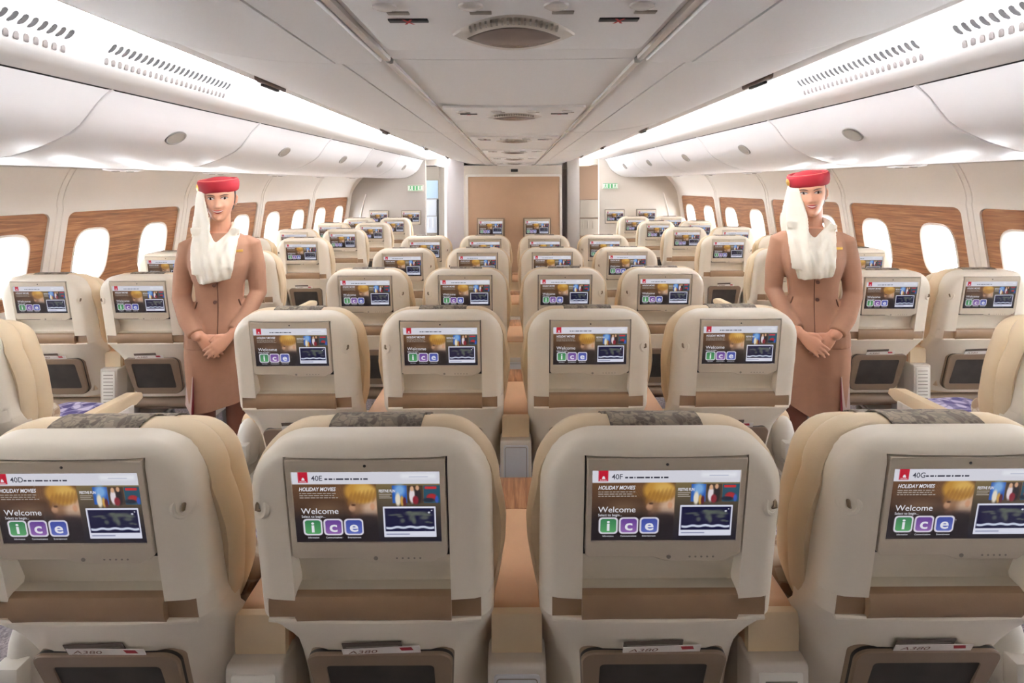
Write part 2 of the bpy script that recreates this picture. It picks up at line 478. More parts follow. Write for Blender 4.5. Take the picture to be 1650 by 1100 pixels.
def shell_mesh():
    zr = [.425, .44, .47, .51, .55, .60, .65, .69, .725, .752, .768, .778, .7849, .7851, .80, .8329, .8331, .85, .88, .92, .96, 1.0, 1.03, 1.06, 1.085, 1.105, 1.125, 1.145, 1.1625,
          1.166, 1.170, 1.1735, 1.177, 1.1805, 1.1835, 1.1865, 1.1885, ZT]
    tl = [0, .03, .07, .13, .2, .3, .42, .56, .72, .87, 1]
    cl = [-.92, -.75, -.5, -.25, 0, .25, .5, .75, .92]
    rows = []
    for z in zr:
        W = Wf(z)
        w = W
        if z > ZT-RC: w = W-RC+math.sqrt(max(0, RC*RC-(z-ZT+RC)**2))
        xi = min(.1632, .85*w) if z > .8330 else min(.2250, .97*w)
        xs = [-w+(w-xi)*t for t in tl]+[xi*c for c in cl]+[w-(w-xi)*t for t in reversed(tl)]
        R = Rf(z); row = []
        for x in xs:
            ax = abs(x); qx = ax-(W-RC); qz = z-(ZT-RC)
            d = RC-math.hypot(qx, qz) if (qx > 0 and qz > 0) else min(W-ax, ZT-z)
            d = max(0, d); y = y0f(z)
            if d < R: y += R-math.sqrt(max(0, R*R-(R-d)**2))
            y += .012*(ax/.24)**2          # gently bowed across
            q = min(1, max(0, (.795-z)/.17)); q = q*q*(3-2*q)
            if q > 0 and W-ax < .105: y += .095*q*(1-(W-ax)/.105)**1.35      # flanks sweep forward below the ledge
            row.append((x, y, z))
        rows.append(row)
    n = len(rows[0]); ni = len(tl); nc = len(cl)
    bm = bmesh.new()
    vs = [[bm.verts.new(p) for p in r] for r in rows]
    for i in range(len(rows)-1):
        zm = (zr[i]+zr[i+1])/2
        for j in range(n-1):
            inner = ni-1 <= j < ni+nc
            if .785 < zm < 1.1625 and inner: continue
            bm.faces.new((vs[i][j], vs[i][j+1], vs[i+1][j+1], vs[i+1][j]))
    be = [e for e in bm.edges if len(e.link_faces) == 1]
    r = bmesh.ops.extrude_edge_only(bm, edges=be)
    for v in r['geom']:
        if isinstance(v, bmesh.types.BMVert):
            z = v.co.z; wz = Wf(z) if z <= ZT-RC else Wf(z)-RC+math.sqrt(max(0, RC*RC-(z-ZT+RC)**2)); inn = abs(v.co.x) < wz-.004 and .78 < z < 1.1626
            v.co.y = v.co.y+.05 if inn else max(v.co.y+.012, .075+.27*max(0, min(.72, ZT-z)) if z > .8 else .18+.30*min(.4, .8-z))
    bmesh.ops.recalc_face_normals(bm, faces=bm.faces)
    # the outside must look towards -y
    f = max(bm.faces, key=lambda q: q.calc_area())
    if f.normal.y > 0: bmesh.ops.reverse_faces(bm, faces=bm.faces)
    me = bpy.data.meshes.new('shell'); bm.to_mesh(me); bm.free()
    me.materials.append(M_shell)
    me.polygons.foreach_set('use_smooth', [True]*len(me.polygons)); me.set_sharp_from_angle(angle=math.radians(42))
    return me

def MP(x, v, h): return (x, .1713*v-.985*h, ZS-.985*v-.171*h)     # on the tilted monitor: v down from its top edge, h towards the viewer

P = {}
P['shell'] = shell_mesh()
# recess liner behind and below the monitor
mb = MB()
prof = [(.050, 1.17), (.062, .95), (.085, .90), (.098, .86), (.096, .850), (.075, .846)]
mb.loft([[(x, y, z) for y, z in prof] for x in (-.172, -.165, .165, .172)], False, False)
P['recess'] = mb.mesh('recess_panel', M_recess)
# brown leather ledge
mb = MB()
def ledge(x0, x1, ps): mb.loft([[(x, y, z) for y, z in ps] for x in (x0, x0+.004, x1-.004, x1)], True, True)
ledge(-.1628, .1628, [(.060, .80), (.058, .828), (.062, .841), (.072, .846), (.11, .844), (.11, .79), (.07, .782)])
ledge(-.2248, .2248, [(.078, .783), (.074, .80), (.074, .822), (.078, .8328), (.112, .8328), (.112, .783)])
P['ledge'] = mb.mesh('ledge_trim', M_brown)
# lip along the top of the lower shell
mb = MB()
lp = [(.064, .778), (.0625, .783), (.065, .7868), (.075, .7872), (.08, .778)]
mb.loft([[(x, y+.012*(x/.24)**2, z) for y, z in lp] for x in [-.2248+.4496*k/12 for k in range(13)]], True, True)
P['lip'] = mb.mesh('shell_lip', M_shell)
# monitor
mb = MB()
BW, BH = .1588, .226
tab = [(-BW, 0), (BW, 0), (BW, BH-.010), (BW-.010, BH), (.142, BH), (.128, BH+.010), (.005, BH+.010), (-.022, BH), (-BW+.006, BH), (-BW, BH-.006)]
o2 = [(x, -v) for x, v in tab][::-1]
aw, at_, ab = SW/2, .026, .026+SH
fr = [[(x, -z, -.020) for x, z in o2], [(x, -z, -.004) for x, z in o2], [(x, -z, -.0025) for x, z in inset(o2, .0018)]]
mb.loft([[p for p in r] for r in fr], True, False, fn=lambda x, v, h: MP(x, v, h))
hole = [(-aw, at_), (aw, at_), (aw, ab), (-aw, ab)]
V2, F2 = fill([[(x, -z) for x, z in inset(o2, .0018)], hole])
mb.add([(x, v, -.0025) for x, v in V2], F2, 0, lambda x, v, h: MP(x, v, h))
mb.loft([[(x, v, -.0025) for x, v in hole], [(x, v, -.006) for x, v in hole]], True, False, fn=lambda x, v, h: MP(x, v, h))
P['monitor'] = mb.mesh('monitor', M_bezel)
mb = MB(); mb.lathe([(.0030, 0), (.0030, .0006), (.0024, .0010)], 14, 'z', (.0, .013, -.0026), fn=lambda x, v, h: MP(x, v, h))
P['lens'] = mb.mesh('camera_lens', M_black)
mb = MB()
for cx, r in ((.012, .0045),):
    mb.lathe([(r, 0), (r, .0008), (r*.72, .0008), (r*.72, .0002)], 16, 'z', (cx, BH-.001, -.0026), fn=lambda x, v, h: MP(x, v, h))
for k in range(5):
    mb.lathe([(.0022, 0), (.0022, .0005)], 8, 'z', (.055+k*.012, BH-.001, -.0026), fn=lambda x, v, h: MP(x, v, h))
P['buttons'] = mb.mesh('button_row', M_slot)
# dark box behind monitor edges, its colour standing in for the gap's shadow
mb = MB()
mb.box(-.1628, .1628, .004, .24, -.034, -.021, 0, fn=lambda x, v, h: MP(x, v-.004, h))
P['gap_shade'] = mb.mesh('monitor_gap_shade', M_dark)
TILT = math.asin(.1713)
DISP_LOC = MP(0, at_, -.0055)

# pocket: magazine slot, frame, mesh
def yl(z): return y0f(z)
mb = MB()
def pk(x, h, z): return (x, yl(z)-h+.012*(x/.24)**2*.6, z)
outer = rrect(-.158, .158, .448, .683, [.045, .045, .03, .03], 6)
inner = rrect(-.118, .118, .486, .650, [.012, .012, .010, .010], 3)
outer = [(x*(1-.10*max(0, (.683-z)/.235)), z) for x, z in outer]
V2, F2 = fill([outer, inner]); mb.add([(x, .012, z) for x, z in V2], F2, 0, pk)
mb.loft([[(x, .012, z) for x, z in outer], [(x, .009, z) for x, z in inset(outer, -.003)], [(x, -.016, z) for x, z in inset(outer, -.004)]], True, False, fn=pk)
mb.loft([[(x, .012, z) for x, z in inner], [(x, .004, z) for x, z in inner]], True, False, fn=pk)
P['pocket_frame'] = mb.mesh('pocket_frame', M_frame)
mb = MB(); g = 14
V = []; Fc = []
for j in range(g+1):
    for i in range(g+1):
        x = -.119+.238*i/g; z = .485+.166*j/g
        V.append((x, .0085+.002*mnoise.noise(Vector((x*18, z*18, 1.3))), z))
for j in range(g):
    for i in range(g): a = j*(g+1)+i; Fc.append((a, a+1, a+g+2, a+g+1))
mb.add(V, Fc, 0, pk); P['pocket_mesh'] = mb.mesh('pocket_net', M_mesh)
mb = MB(); og = inset(outer, -.0035); mb.loft([[(x, h, z) for x, z in og] for h in (.0035, -.004)], True, False, fn=pk); V2, F2 = fill([og, inset(outer, .006)]); mb.add([(x, .0035, z) for x, z in V2], F2, 0, pk); P['pocket_gap'] = mb.mesh('pocket_gap', M_dark)
# cushion seen round the shell
def ring_rr(W, zt, zb, rc, y, d, m=9, bulge=.0):
    """rounded top outline from bottom left over the top to bottom right, inset by d"""
    W -= d; zt -= d; rc = max(.02, rc-d); P_ = []
    side = []
    for k in range(13):
        t = k/12; z = zb+(zt-rc-zb)*t
        q = min(1, max(0, (.80-z)/.26)); q = q*q*(3-2*q)
        side.append((W+bulge*math.exp(-((z-.95)/.13)**2)-.078*q, z))
    W = side[-1][0]
    P_ += [(-w_, y, z) for w_, z in side[:-1]]
    for k in range(m+1):
        a = PI-.5*PI*k/m; P_.append((-W+rc+rc*math.cos(a), y, zt-rc+rc*math.sin(a)))
    for k in range(m+1):
        a = .5*PI-.5*PI*k/m; P_.append((W-rc+rc*math.cos(a), y, zt-rc+rc*math.sin(a)))
    P_ += [(w_, y, z) for w_, z in reversed(side[:-1])]
    return P_
def shear(r, k=.27): return [(x, y+max(0, min(.45, 1.06-z))*k, z) for x, y, z in r]
def cushion_rings(W, zt, zb, rc, prof, bulge=0): return [shear(ring_rr(W, zt, zb, rc, y, d, 9, bulge)) for y, d in prof]
mb = MB()
mb.loft(cushion_rings(.252, 1.191, .46, .13, [(.128, .11), (.105, .055), (.082, .022), (.078, .010), (.085, .005), (.095, .001), (.115, .0), (.135, .003), (.152, .012), (.162, .026), (.166, .05)], .026), True, True)
P['backrest'] = mb.mesh('backrest', M_leather)
mb = MB()
mb.loft(cushion_rings(.240, 1.158, .66, .12, [(.155, .03), (.162, .012), (.174, .002), (.19, .0), (.215, .004), (.24, .016), (.258, .04), (.265, .08)], .016), True, True)
P['headrest'] = mb.mesh('headrest', M_leather)
mb = MB()
mb.box(-.215, .215, .24, .76, .375, .485, .035, seg=4)
P['seat'] = mb.mesh('seat', M_leather)
mb = MB()
mb.box(-.21, .21, .26, .70, .315, .372, .01)
mb.tube([(-.212, .235, .372), (.212, .235, .372)], .032, 14)
mb.tube([(-.212, .55, .285), (.212, .55, .285)], .022, 12)
P['seat_frame'] = mb.mesh('seat_frame', M_frame)
def leg_mesh(s):
    mb = MB()
    mb.tube([(s*.18, .235, .37), (s*.18, .27, .02)], .018, 10); mb.tube([(s*.18, .55, .28), (s*.18, .58, .02)], .016, 10)
    mb.tube([(s*.18, .2, .15), (s*.18, .56, .2)], .012, 8)
    mb.box(s*.18-.025, s*.18+.025, .18, .64, .0, .028, .006)
    return mb.mesh('leg', M_metal)
P['leg_l'] = leg_mesh(-1); P['leg_r'] = leg_mesh(1)
# cloth over the headrest
mb = MB(); rr = []
pr = [(.070, 1.170), (.074, 1.181), (.082, 1.1895), (.095, 1.1945), (.115, 1.196), (.135, 1.1935), (.152, 1.1865), (.165, 1.176), (.178, 1.165), (.195, 1.1625), (.215, 1.159), (.240, 1.147), (.26, 1.123), (.269, 1.06)]
for k in range(9):
    x = -.098+.196*k/8
    rr.append([(x, y+.001*math.sin(k*2.1), z) for y, z in pr]+[(x, y+(.003 if y > .2 else -.0), z-.0035) for y, z in reversed(pr)])
mb.loft(rr, True, True); P['cover'] = mb.mesh('headrest_cover', M_floral)
# coat hook in its dimple
def hook_mesh(s):
    mb = MB(); mb2 = MB()
    cx, cz = s*.2215, 1.052
    n = Vector((s*.52, -.854, 0)); t = Vector((s*.854, .52, 0)); ce = Vector((cx, y0f(cz)+.0205, cz))+n*.0032
    def at(a, b, h): return ce+t*a+Vector((0, 0, 1))*b+n*h
    rings = []
    for r, h in ((.026, -.004), (.0215, .0016), (.017, .0022), (.0145, -.001), (.013, -.004)):
        rings.append([at(r*math.cos(2*PI*k/24), r*1.12*math.sin(2*PI*k/24)-.003, h) for k in range(24)])
    mb.loft(rings, True, False)
    rings = [[at(.0128*math.cos(2*PI*k/20), .0128*1.1*math.sin(2*PI*k/20)-.003, h) for k in range(20)] for h in (-.004, -.0032)]
    mb2.loft(rings, True, True)
    mb2.limb([at(.0, .009, -.002), at(-.001, .002, .006), at(-.002, -.006, .008), at(-.004, -.010, .003)], [.0045, .0042, .004, .003], 8)
    return mb.mesh('hook_dimple', M_shell), mb2.mesh('coat_hook', M_hook)
P['dimple_l'], P['hook_l'] = hook_mesh(-1); P['dimple_r'], P['hook_r'] = hook_mesh(1)
# armrest on an aisle side
def arm_mesh(s):
    a = MB(); b = MB(); c = MB()
    X = s*.300
    # pad
    pr_ = [(.26, .655), (.275, .672), (.32, .682), (.66, .670), (.70, .655), (.705, .635), (.66, .618), (.30, .63), (.262, .638)]
    a.loft([[(X+dx, y, z-abs(dz)) for y, z in pr_] for dx, dz in ((-.029, .008), (-.024, .001), (0, 0), (.024, .001), (.029, .008))], True, True)
    # rounded white rear housing
    prof = [(.0, .66), (.018, .655), (.033, .635), (.042, .60), (.046, .55), (.044, .50), (.034, .47), (.02, .46)]
    b.lathe(prof, 22, 'z', (X, .262, 0), sx=1.0, sy=1.15)
    b.box(X-.032, X+.032, .185, .225, .495, .575, .008)
    b.box(X-.024, X+.024, .20, .30, .40, .47, .008)
    c.box(X-.040, X+.040, .19, .62, .30, .425, .012)
    c.box(X-.036, X+.036, .60, .64, .36, .62, .008); c.box(X-.034, X+.034, .30, .64, .42, .62, .008)
    return a.mesh('armrest', M_leather), b.mesh('armrest_hinge', M_white), c.mesh('armrest_support', M_white)
ARM = {-1: arm_mesh(-1), 1: arm_mesh(1)}
DISPLAY = display_mesh()
DISPLAY_NO = {n: display_mesh(n) for n in ('40D', '40E', '40F', '40G')}

def seat(label, x, y, hook, arm, disp=None, group=None, rz=0):
    t = thing('aircraft_seat', label, 'seat', (x, y, 0), rz, group)
    link('shell', P['shell'], t); link('recess_panel', P['recess'], t); link('ledge_trim', P['ledge'], t); link('shell_lip', P['lip'], t)
    m = link('monitor', P['monitor'], t)
    link('camera_lens', P['lens'], m); link('button_row', P['buttons'], m); link('monitor_gap_shade', P['gap_shade'], m)
    link('display', disp or DISPLAY, m, DISP_LOC, (TILT, 0, 0))
    f = link('pocket_frame', P['pocket_frame'], t); link('pocket_net', P['pocket_mesh'], f); link('pocket_gap', P['pocket_gap'], f)
    link('backrest', P['backrest'], t)
    h = link('headrest', P['headrest'], t); link('headrest_cover', P['cover'], h)['label'] = 'taupe leaf patterned cloth over the headrest'
    link('seat', P['seat'], t)
    fr_ = link('seat_frame', P['seat_frame'], t); link('leg', P['leg_l'], fr_); link('leg', P['leg_r'], fr_)
    s = 'l' if hook < 0 else 'r'
    d = link('hook_dimple', P['dimple_'+s], t); link('coat_hook', P['hook_'+s], d)
    if arm:
        a, b, c = ARM[arm]
        q = link('armrest', a, t); link('armrest_hinge', b, q); link('armrest_support', c, q)
    return t

# ------------------------------------------------------------------ consoles between seats
def console_parts(label):
    top = MB(); w = .058
    pr_ = [(.205, .585), (.20, .66), (.204, .690), (.212, .699), (.225, .702), (.565, .702), (.565, .585)]
    top.loft([[(dx, y, z-dz) for y, z in pr_] for dx, dz in ((-w, .008), (-w+.006, .001), (0, 0), (w-.006, .001), (w, .008))], True, True)
    face = MB(); face.loft([[(dx, y, z) for y, z in ((.190, .575), (.186, .64), (.187, .685), (.191, .695), (.2055, .6975), (.2055, .575))] for dx in (-w-.001, -w+.004, w-.004, w+.001)], True, True)
    wood = MB(); wood.box(-.062, .062, .565, .735, .60, .7035, .005)
    base = MB(); base.box(-.067, .067, .155, .235, .30, .606, .010, seg=3); base.box(-.060, .060, .225, .72, .30, .60, .006)
    base.box(-.055, .055, .20, .66, .0, .31, .006)
    panel = MB()
    if label:
        panel.plate(rrect(-.050, .050, .345, .590, .006, 3), .1515, .156, .002)
    else:
        panel.plate(rrect(-.053, .053, .385, .588, .010, 4), .1512, .156, .003)
    lines = MB()
    if label:
        for k in range(9):
            z = .570-.0205*k
            lines.box(-.036, .036, .1505, .1525, z-.0028, z+.0012, 0)
    else:
        L = rrect(-.047, .047, .392, .581, .008, 4)
        V2, F2 = fill([L, inset(L, .0025)]); lines.add([(x, .1508, z) for x, z in V2], F2)
        lines.loft([[(x, .1508, z) for x, z in L], [(x, .1525, z) for x, z in L]], True, False)
    return dict(armrest_top=top.mesh('armrest_top', M_tan), rear_face=face.mesh('rear_face', M_leather), wood_tray=wood.mesh('cocktail_tray', M_woodtop),
                base=base.mesh('base', M_warmgrey), panel=panel.mesh('panel', M_white if label else M_greyp), lines=lines.mesh('panel_lines', M_slot))
CON = {False: console_parts(False), True: console_parts(True)}
def console(label, x, y, placard, group):
    t = thing('armrest_console', label, 'armrest', (x, y, 0), 0, group); c = CON[placard]
    b = link('base', c['base'], t); link('armrest_top', c['armrest_top'], t); link('rear_face', c['rear_face'], t); link('cocktail_tray', c['wood_tray'], t)
    p = link('vent_panel' if placard else 'rear_panel', c['panel'], b); link('vent_slots' if placard else 'panel_seam', c['lines'], b)
    return t

# ------------------------------------------------------------------ pocket cards
def card_meshes():
    a = MB(); W, H = .168, .078
    a.box(-W/2, W/2, -.0008, .0008, 0, H, 0)
    tv, tf = text_geo('A380', .0165, -W/2+.012, H-.0165, sx=1.75, shear=.2)
    t = MB(); t.add([(p[0], -.0012, p[1]) for p in tv], tf)
    for x0, x1 in ((0, .012), (.014, .030), (.033, .052)): t.add([(-W/2+.008+x0, -.0012, H-.0235), (-W/2+.008+x1, -.0012, H-.0235), (-W/2+.008+x1, -.0012, H-.0205), (-W/2+.008+x0, -.0012, H-.0205)], [(0, 1, 2, 3)])
    r = MB(); r.add([(.044, -.0012, H-.013), (.070, -.0012, H-.013), (.066, -.0012, H-.001), (.040, -.0012, H-.001)], [(0, 1, 2, 3)])
    d = MB(); d.box(-.066, .062, -.0008, .0008, 0, .094, 0)
    dm = MB(); dm.box(-.058, .054, -.0014, -.0009, .080, .082, 0)
    return a.mesh('card', M_card), t.mesh('card_text', M_cardtext), r.mesh('red_emblem', M_cardred), d.mesh('menu', M_carddark), dm.mesh('menu_line', M_slot)
CA = card_meshes()
def cards(x, y, where, seedk):
    rs = random.Random(seedk); sl = rs.uniform(-.012, .012)
    zb = .634
    t = thing('safety_card', 'white red-marked card in the pocket of %s' % where, 'card', (x+.005+sl, y+y0f(.634)-.0030, zb), 0, 'safety cards in the seat pockets')
    t.rotation_euler = (.41, rs.uniform(-.05, .02), 0)
    link('card', CA[0], t); link('card_text', CA[1], t); link('red_emblem', CA[2], t)
    m = thing('menu_card', 'dark card behind the white one, %s' % where, 'card', (x-.012+sl, y+y0f(.634)-.0008, zb+.0), 0, 'menu cards in the seat pockets')
    m.rotation_euler = (.41, -.03, 0)
    link('cover', CA[3], m); link('cover_line', CA[4], m)

ROWN = ['nearest', 'second', 'third', 'fourth', 'fifth', 'sixth', 'seventh', 'eighth']
LET = {'D': ('far left', -1.5), 'E': ('middle left', -.5), 'F': ('middle right', .5), 'G': ('far right', 1.5)}
for r in range(5):
    y = D0+PITCH*r
    for L, (nm, k) in LET.items():
        xx = k*.6
        where = '%s seat of the %s centre row' % (nm, ROWN[r])
        lab = 'cream seat back with lit screen, %s of four in the %s centre row' % (nm, ROWN[r])
        if r == 0: lab = 'cream seat back whose screen reads 40%s, nearest centre row' % L
        seat(lab, xx, y, 1 if L in 'DF' else -1, {'D': -1, 'G': 1}.get(L, 0), DISPLAY_NO['40'+L] if r == 0 else None, 'centre block seats')
        if r < 2: cards(xx, y, 'the '+where, 10*r+ord(L))
    for (nm, xx, pl) in (('left pair', -.6, True), ('middle pair', 0, False), ('right pair', .6, True)):
        console('cream and tan armrest console between the %s of seats, %s centre row' % (nm, ROWN[r]), xx, y, pl, 'centre block consoles')

SIDE_DY = -.13
XB = {1: 2.23, 2: 2.165, 3: 2.13, 4: 2.085, 5: 2.025, 6: 1.97, 7: 1.90}
SS = .57
for r in range(1, 8):
    y = D0+PITCH*r+SIDE_DY
    for s, side in ((-1, 'left'), (1, 'right')):
        xi = s*XB[r]; xo = s*(XB[r]+SS)
        nm = ROWN[r-1]
        if r == 1: lab = 'cream aisle seat cut by the %s picture edge beside the nearest row' % side
        else: lab = 'cream aisle seat of the %s window pairs, %s pair from the camera' % (side, nm)
        seat(lab, xi, y, s*(1), -s, None, 'side block seats')
        if r > 1:
            seat('cream window seat of the %s window pairs, %s pair from the camera' % (side, nm), xo, y, -s, s, None, 'side block seats')
        console('armrest console of the %s window pairs, %s pair from the camera' % (side, nm), (xi+xo)/2, y, True, 'side block consoles').scale = (.8, 1, 1)
        if 2 <= r <= 4:
            cards(xi, y, '%s side aisle seat, %s pair' % (side, nm), 100*r+s)
            cards(xo, y, '%s side window seat, %s pair' % (side, nm), 200*r+s)

# pillows and blankets lying on seats
def pillow(name, label, cat, mt, loc, rot, w, h, d, group):
    mb = MB(); n = 22; rings = []
    for i in range(-7, 8):
        t = i/7; k = math.sqrt(max(0.0, 1-abs(t)**2.6))
        rings.append([p for p in [(x*(.80+.2*k)*1.0, t*d/2, z*(.80+.2*k)) for x, z in sellipse(0, 0, w/2, h/2, 5, n)]])
    mb.loft(rings, True, True)
    o = mb.build(name, mt, None, loc, rot); return tag(o, label, cat, group)
for r, s in ((1, -1), (1, 1)):
    y = D0+PITCH*r+SIDE_DY; x = s*XB[r]; sd = 'left' if s < 0 else 'right'
    pillow('blanket', 'folded violet patterned blanket on the %s aisle seat by the picture edge' % sd, 'blanket', M_blanket, (x-s*.02, y+.60, .545), (0, 0, .1*s), .30, .12, .26, 'violet blankets')
    pillow('pillow', 'beige floral pillow leaning on the %s aisle seat by the picture edge' % sd, 'pillow', M_pillow, (x, y+.36, .62), (-.25, 0, 0), .36, .26, .10, 'floral pillows')
for L, x in (('D', -.9), ('G', .9)):
    pillow('blanket', 'folded violet patterned blanket on the seat numbered 40%s' % L, 'blanket', M_blanket, (x+(.06 if L == 'D' else -.06), D0+.62, .53), (0, 0, 0), .30, .09, .24, 'violet blankets')
    pillow('pillow', 'beige floral pillow standing on the seat numbered 40%s' % L, 'pillow', M_pillow, (x+(.06 if L == 'D' else -.06), D0+.36, .61), (-.2, 0, 0), .34, .26, .10, 'floral pillows')
# ================================================================== the cabin
KW = .12
def Xw(z):
    if z < .78: return 3.96+.12*z/.78
    if z < 1.53: return 4.08-(z-.78)/.75*.115
    t = (z-1.53)/.316
    return 3.965-.205*t**1.5
DB, DF = -.6, 9.25           # rear and front ends
SEAM0, SEAMP = 3.91, 1.26
def struct(name, me, parent=None):
    o = link(name, me, parent)
    if parent is None: o['kind'] = 'structure'
    return o
nwin = 0; ntrim = 0
for s, side in ((-1, 'left'), (1, 'right')):
    def wp(d, z, out=0.0): return (s*(Xw(z)-KW*d+out), d, z)
    seams = [SEAM0+SEAMP*k for k in range(-5, 5)]
    mb = MB()
    dd = [DB+(DF-DB)*k/30 for k in range(31)]
    for zs in ([0, .2, .4, .6, .78], [1.53, 1.57, 1.61, 1.65, 1.69, 1.73, 1.77, 1.81, 1.86]):
        mb.loft([[wp(d, z) for z in zs] for d in dd], False, False)
    pockets = []
    for a in seams[:-1]:
        if a+SEAMP < DB+.2: continue
        a0, a1 = max(a+.07, DB+.05), a+SEAMP-.07
        pockets.append((a, rrect(a0, a1, .81, 1.505, .055, 6)))
    V2, F2 = fill([[(DB, .78), (DF, .78), (DF, 1.53), (DB, 1.53)]]+[p for _, p in pockets])
    mb.add([wp(d, z) for d, z in V2], F2)
    for a, p in pockets:
        mb.loft([[wp(d, z) for d, z in p], [wp(d, z, .018) for d, z in p]], True, False)
    struct('wall_'+side, mb.mesh('wall_'+side, M_wall))
    for a, p in pockets:
        ntrim += 1
        wins = [sellipse(a+SEAMP/2+q*.31, 1.135, .143, .215, 3.4, 40) for q in (-1, 1)]
        wins = [w for w in wins if min(q[0] for q in w) > DB+.1]
        V2, F2 = fill([p]+wins)
        o = struct('trim_%d' % ntrim, mesh_of('wood_panel', [wp(d, z, .0175) for d, z in V2], F2, M_wood)); o['label'] = 'walnut grain window surround panel'
        for w in wins:
            nwin += 1
            mb = MB()
            g = inset(w, .012); g2 = inset(w, -.016)
            mb.loft([[wp(d, z, .016) for d, z in g2], [wp(d, z, .010) for d, z in inset(w, -.008)], [wp(d, z, .014) for d, z in w], [wp(d, z, .03) for d, z in g], [wp(d, z, .085) for d, z in inset(w, .022)]], True, False)
            o = struct('window_%d' % nwin, mb.mesh('window', M_wall))
            gl = inset(w, .020)
            link('window_pane', mesh_of('pane', [wp(d, z, .07) for d, z in gl], [tuple(range(len(gl)))], M_glass, smooth=False), o)
    for a in seams:
        if not DB < a < DF: continue
        ntrim += 1
        mb = MB()
        for off in (-.022, .022):
            mb.tube([wp(a+off+ (0.0 if z < 1.53 else -.10*((z-1.53)/.32)), z, .002) for z in (.1, .5, .78, 1.1, 1.4, 1.53, 1.58, 1.63, 1.69, 1.75, 1.80, 1.85)], .007, 8)
        struct('trim_%d' % ntrim, mb.mesh('panel_joint', M_wall))

struct('floor', MB().box(-4.6, 4.6, DB-.2, 12.2, -.06, 0).mesh('floor', M_carpet))
# added unseen shell above the bins, blocks sky light leaking through gaps
mb = MB(); mb.box(-4.6, 4.6, DB-.2, 12.2, 2.62, 2.66)
for s in (-1, 1): mb.box(s*4.45-.02, s*4.45+.02, DB-.2, 12.2, 1.80, 2.65)
for s in (-1, 1): mb.add([(s*(Xw(1.84)-KW*DB-.02), DB-.1, 1.84), (s*(Xw(1.84)-KW*12+.0), 12.1, 1.84), (s*4.45, 12.1, 1.84), (s*4.45, DB-.1, 1.84)], [(0, 1, 2, 3)])
struct('wall_back_blocker', MB().box(-4.6, 4.6, DB-.2, DB-.15, 0, 2.65).mesh('wall_back_blocker', M_slot)); mb.box(-4.6, 4.6, 12.1, 12.2, 0, 2.65)  # unseen dark wall added close behind the camera to dim the near row
for s in (-1, 1): mb.box(s*4.0-.6, s*4.0+.6, 9.25, 9.3, 0, 2.65); 
struct('wall_skin', mb.mesh('wall_skin', M_warmgrey))

# ---------------- ceiling: centre spine and side panels in bays
JO = [-.6, -.4, 1.05, 2.5, 3.95, 5.4, 6.85, 9.2]
PR = [(.272, .262), (.30, .258), (.36, .258), (.3605, .258), (.3655, .2585), (.366, .2585), (.42, .2605), (.50, .266), (.583, .279), (.64, .2905), (.70, .306), (.745, .318), (.768, .328), (.779, .340), (.778, .356)]
mb = MB()
for s in (-1, 1):
    for i in range(len(JO)-1):
        a, b = JO[i]+.004, JO[i+1]-.004
        dz = -.010 if i < 2 else 0
        for q0, q1 in ((0, 3), (5, len(PR))):
            for p in (PR[q0:q1],):
                ring = [(s*x, z) for x, z in p]
                up = [(s*x*.995, z+.012) for x, z in reversed(p)]
                R = ring+up
                mb.loft([[(x, d, ZC+z+dz+e) for x, z in R] for d, e in ((a, .006), (a+.006, .001), (a+.02, 0), (b-.02, 0), (b-.006, .001), (b, .006))], True, True)
cen = [(-.250, .262), (-.2, .2605), (-.1, .259), (0, .2585), (.1, .259), (.2, .2605), (.250, .262)]
for i in range(len(JO)-1):
    a, b = JO[i], min(JO[i+1], 6.5)
    if b <= a: continue
    R = cen+[(x, z+.012) for x, z in reversed(cen)]
    mb.loft([[(x, d, ZC+z) for x, z in R] for d in (a+.002, b-.002)], True, True)
struct('ceiling', mb.mesh('ceiling', M_ceil))
mb = MB()
for s in (-1, 1): mb.loft([[(s*x, d, ZC+z) for x, z in ((.24, .276), (.37, .276), (.5, .30), (.76, .36))] for d in (DB, 9.2)], False, False)
mb.box(-.25, .25, DB, 6.5, ZC+.275, ZC+.278)
struct('ceiling_backing', mb.mesh('ceiling_backing', M_ventgrey))
k = 0
for s in (-1, 1):
    for i in range(len(JO)-1):
        a, b = JO[i]+.012, min(JO[i+1]-.012, 6.5)
        if b < a: continue
        ntrim += 1
        mb = MB()
        mb.loft([[(s*x, d, ZC+z) for x, z in ((.2515, .264), (.2525, .2555), (.257, .254), (.2665, .2565), (.270, .262), (.266, .268))] for d in (a, b)], True, True)
        struct('trim_%d' % ntrim, mb.mesh('rail', M_rail))
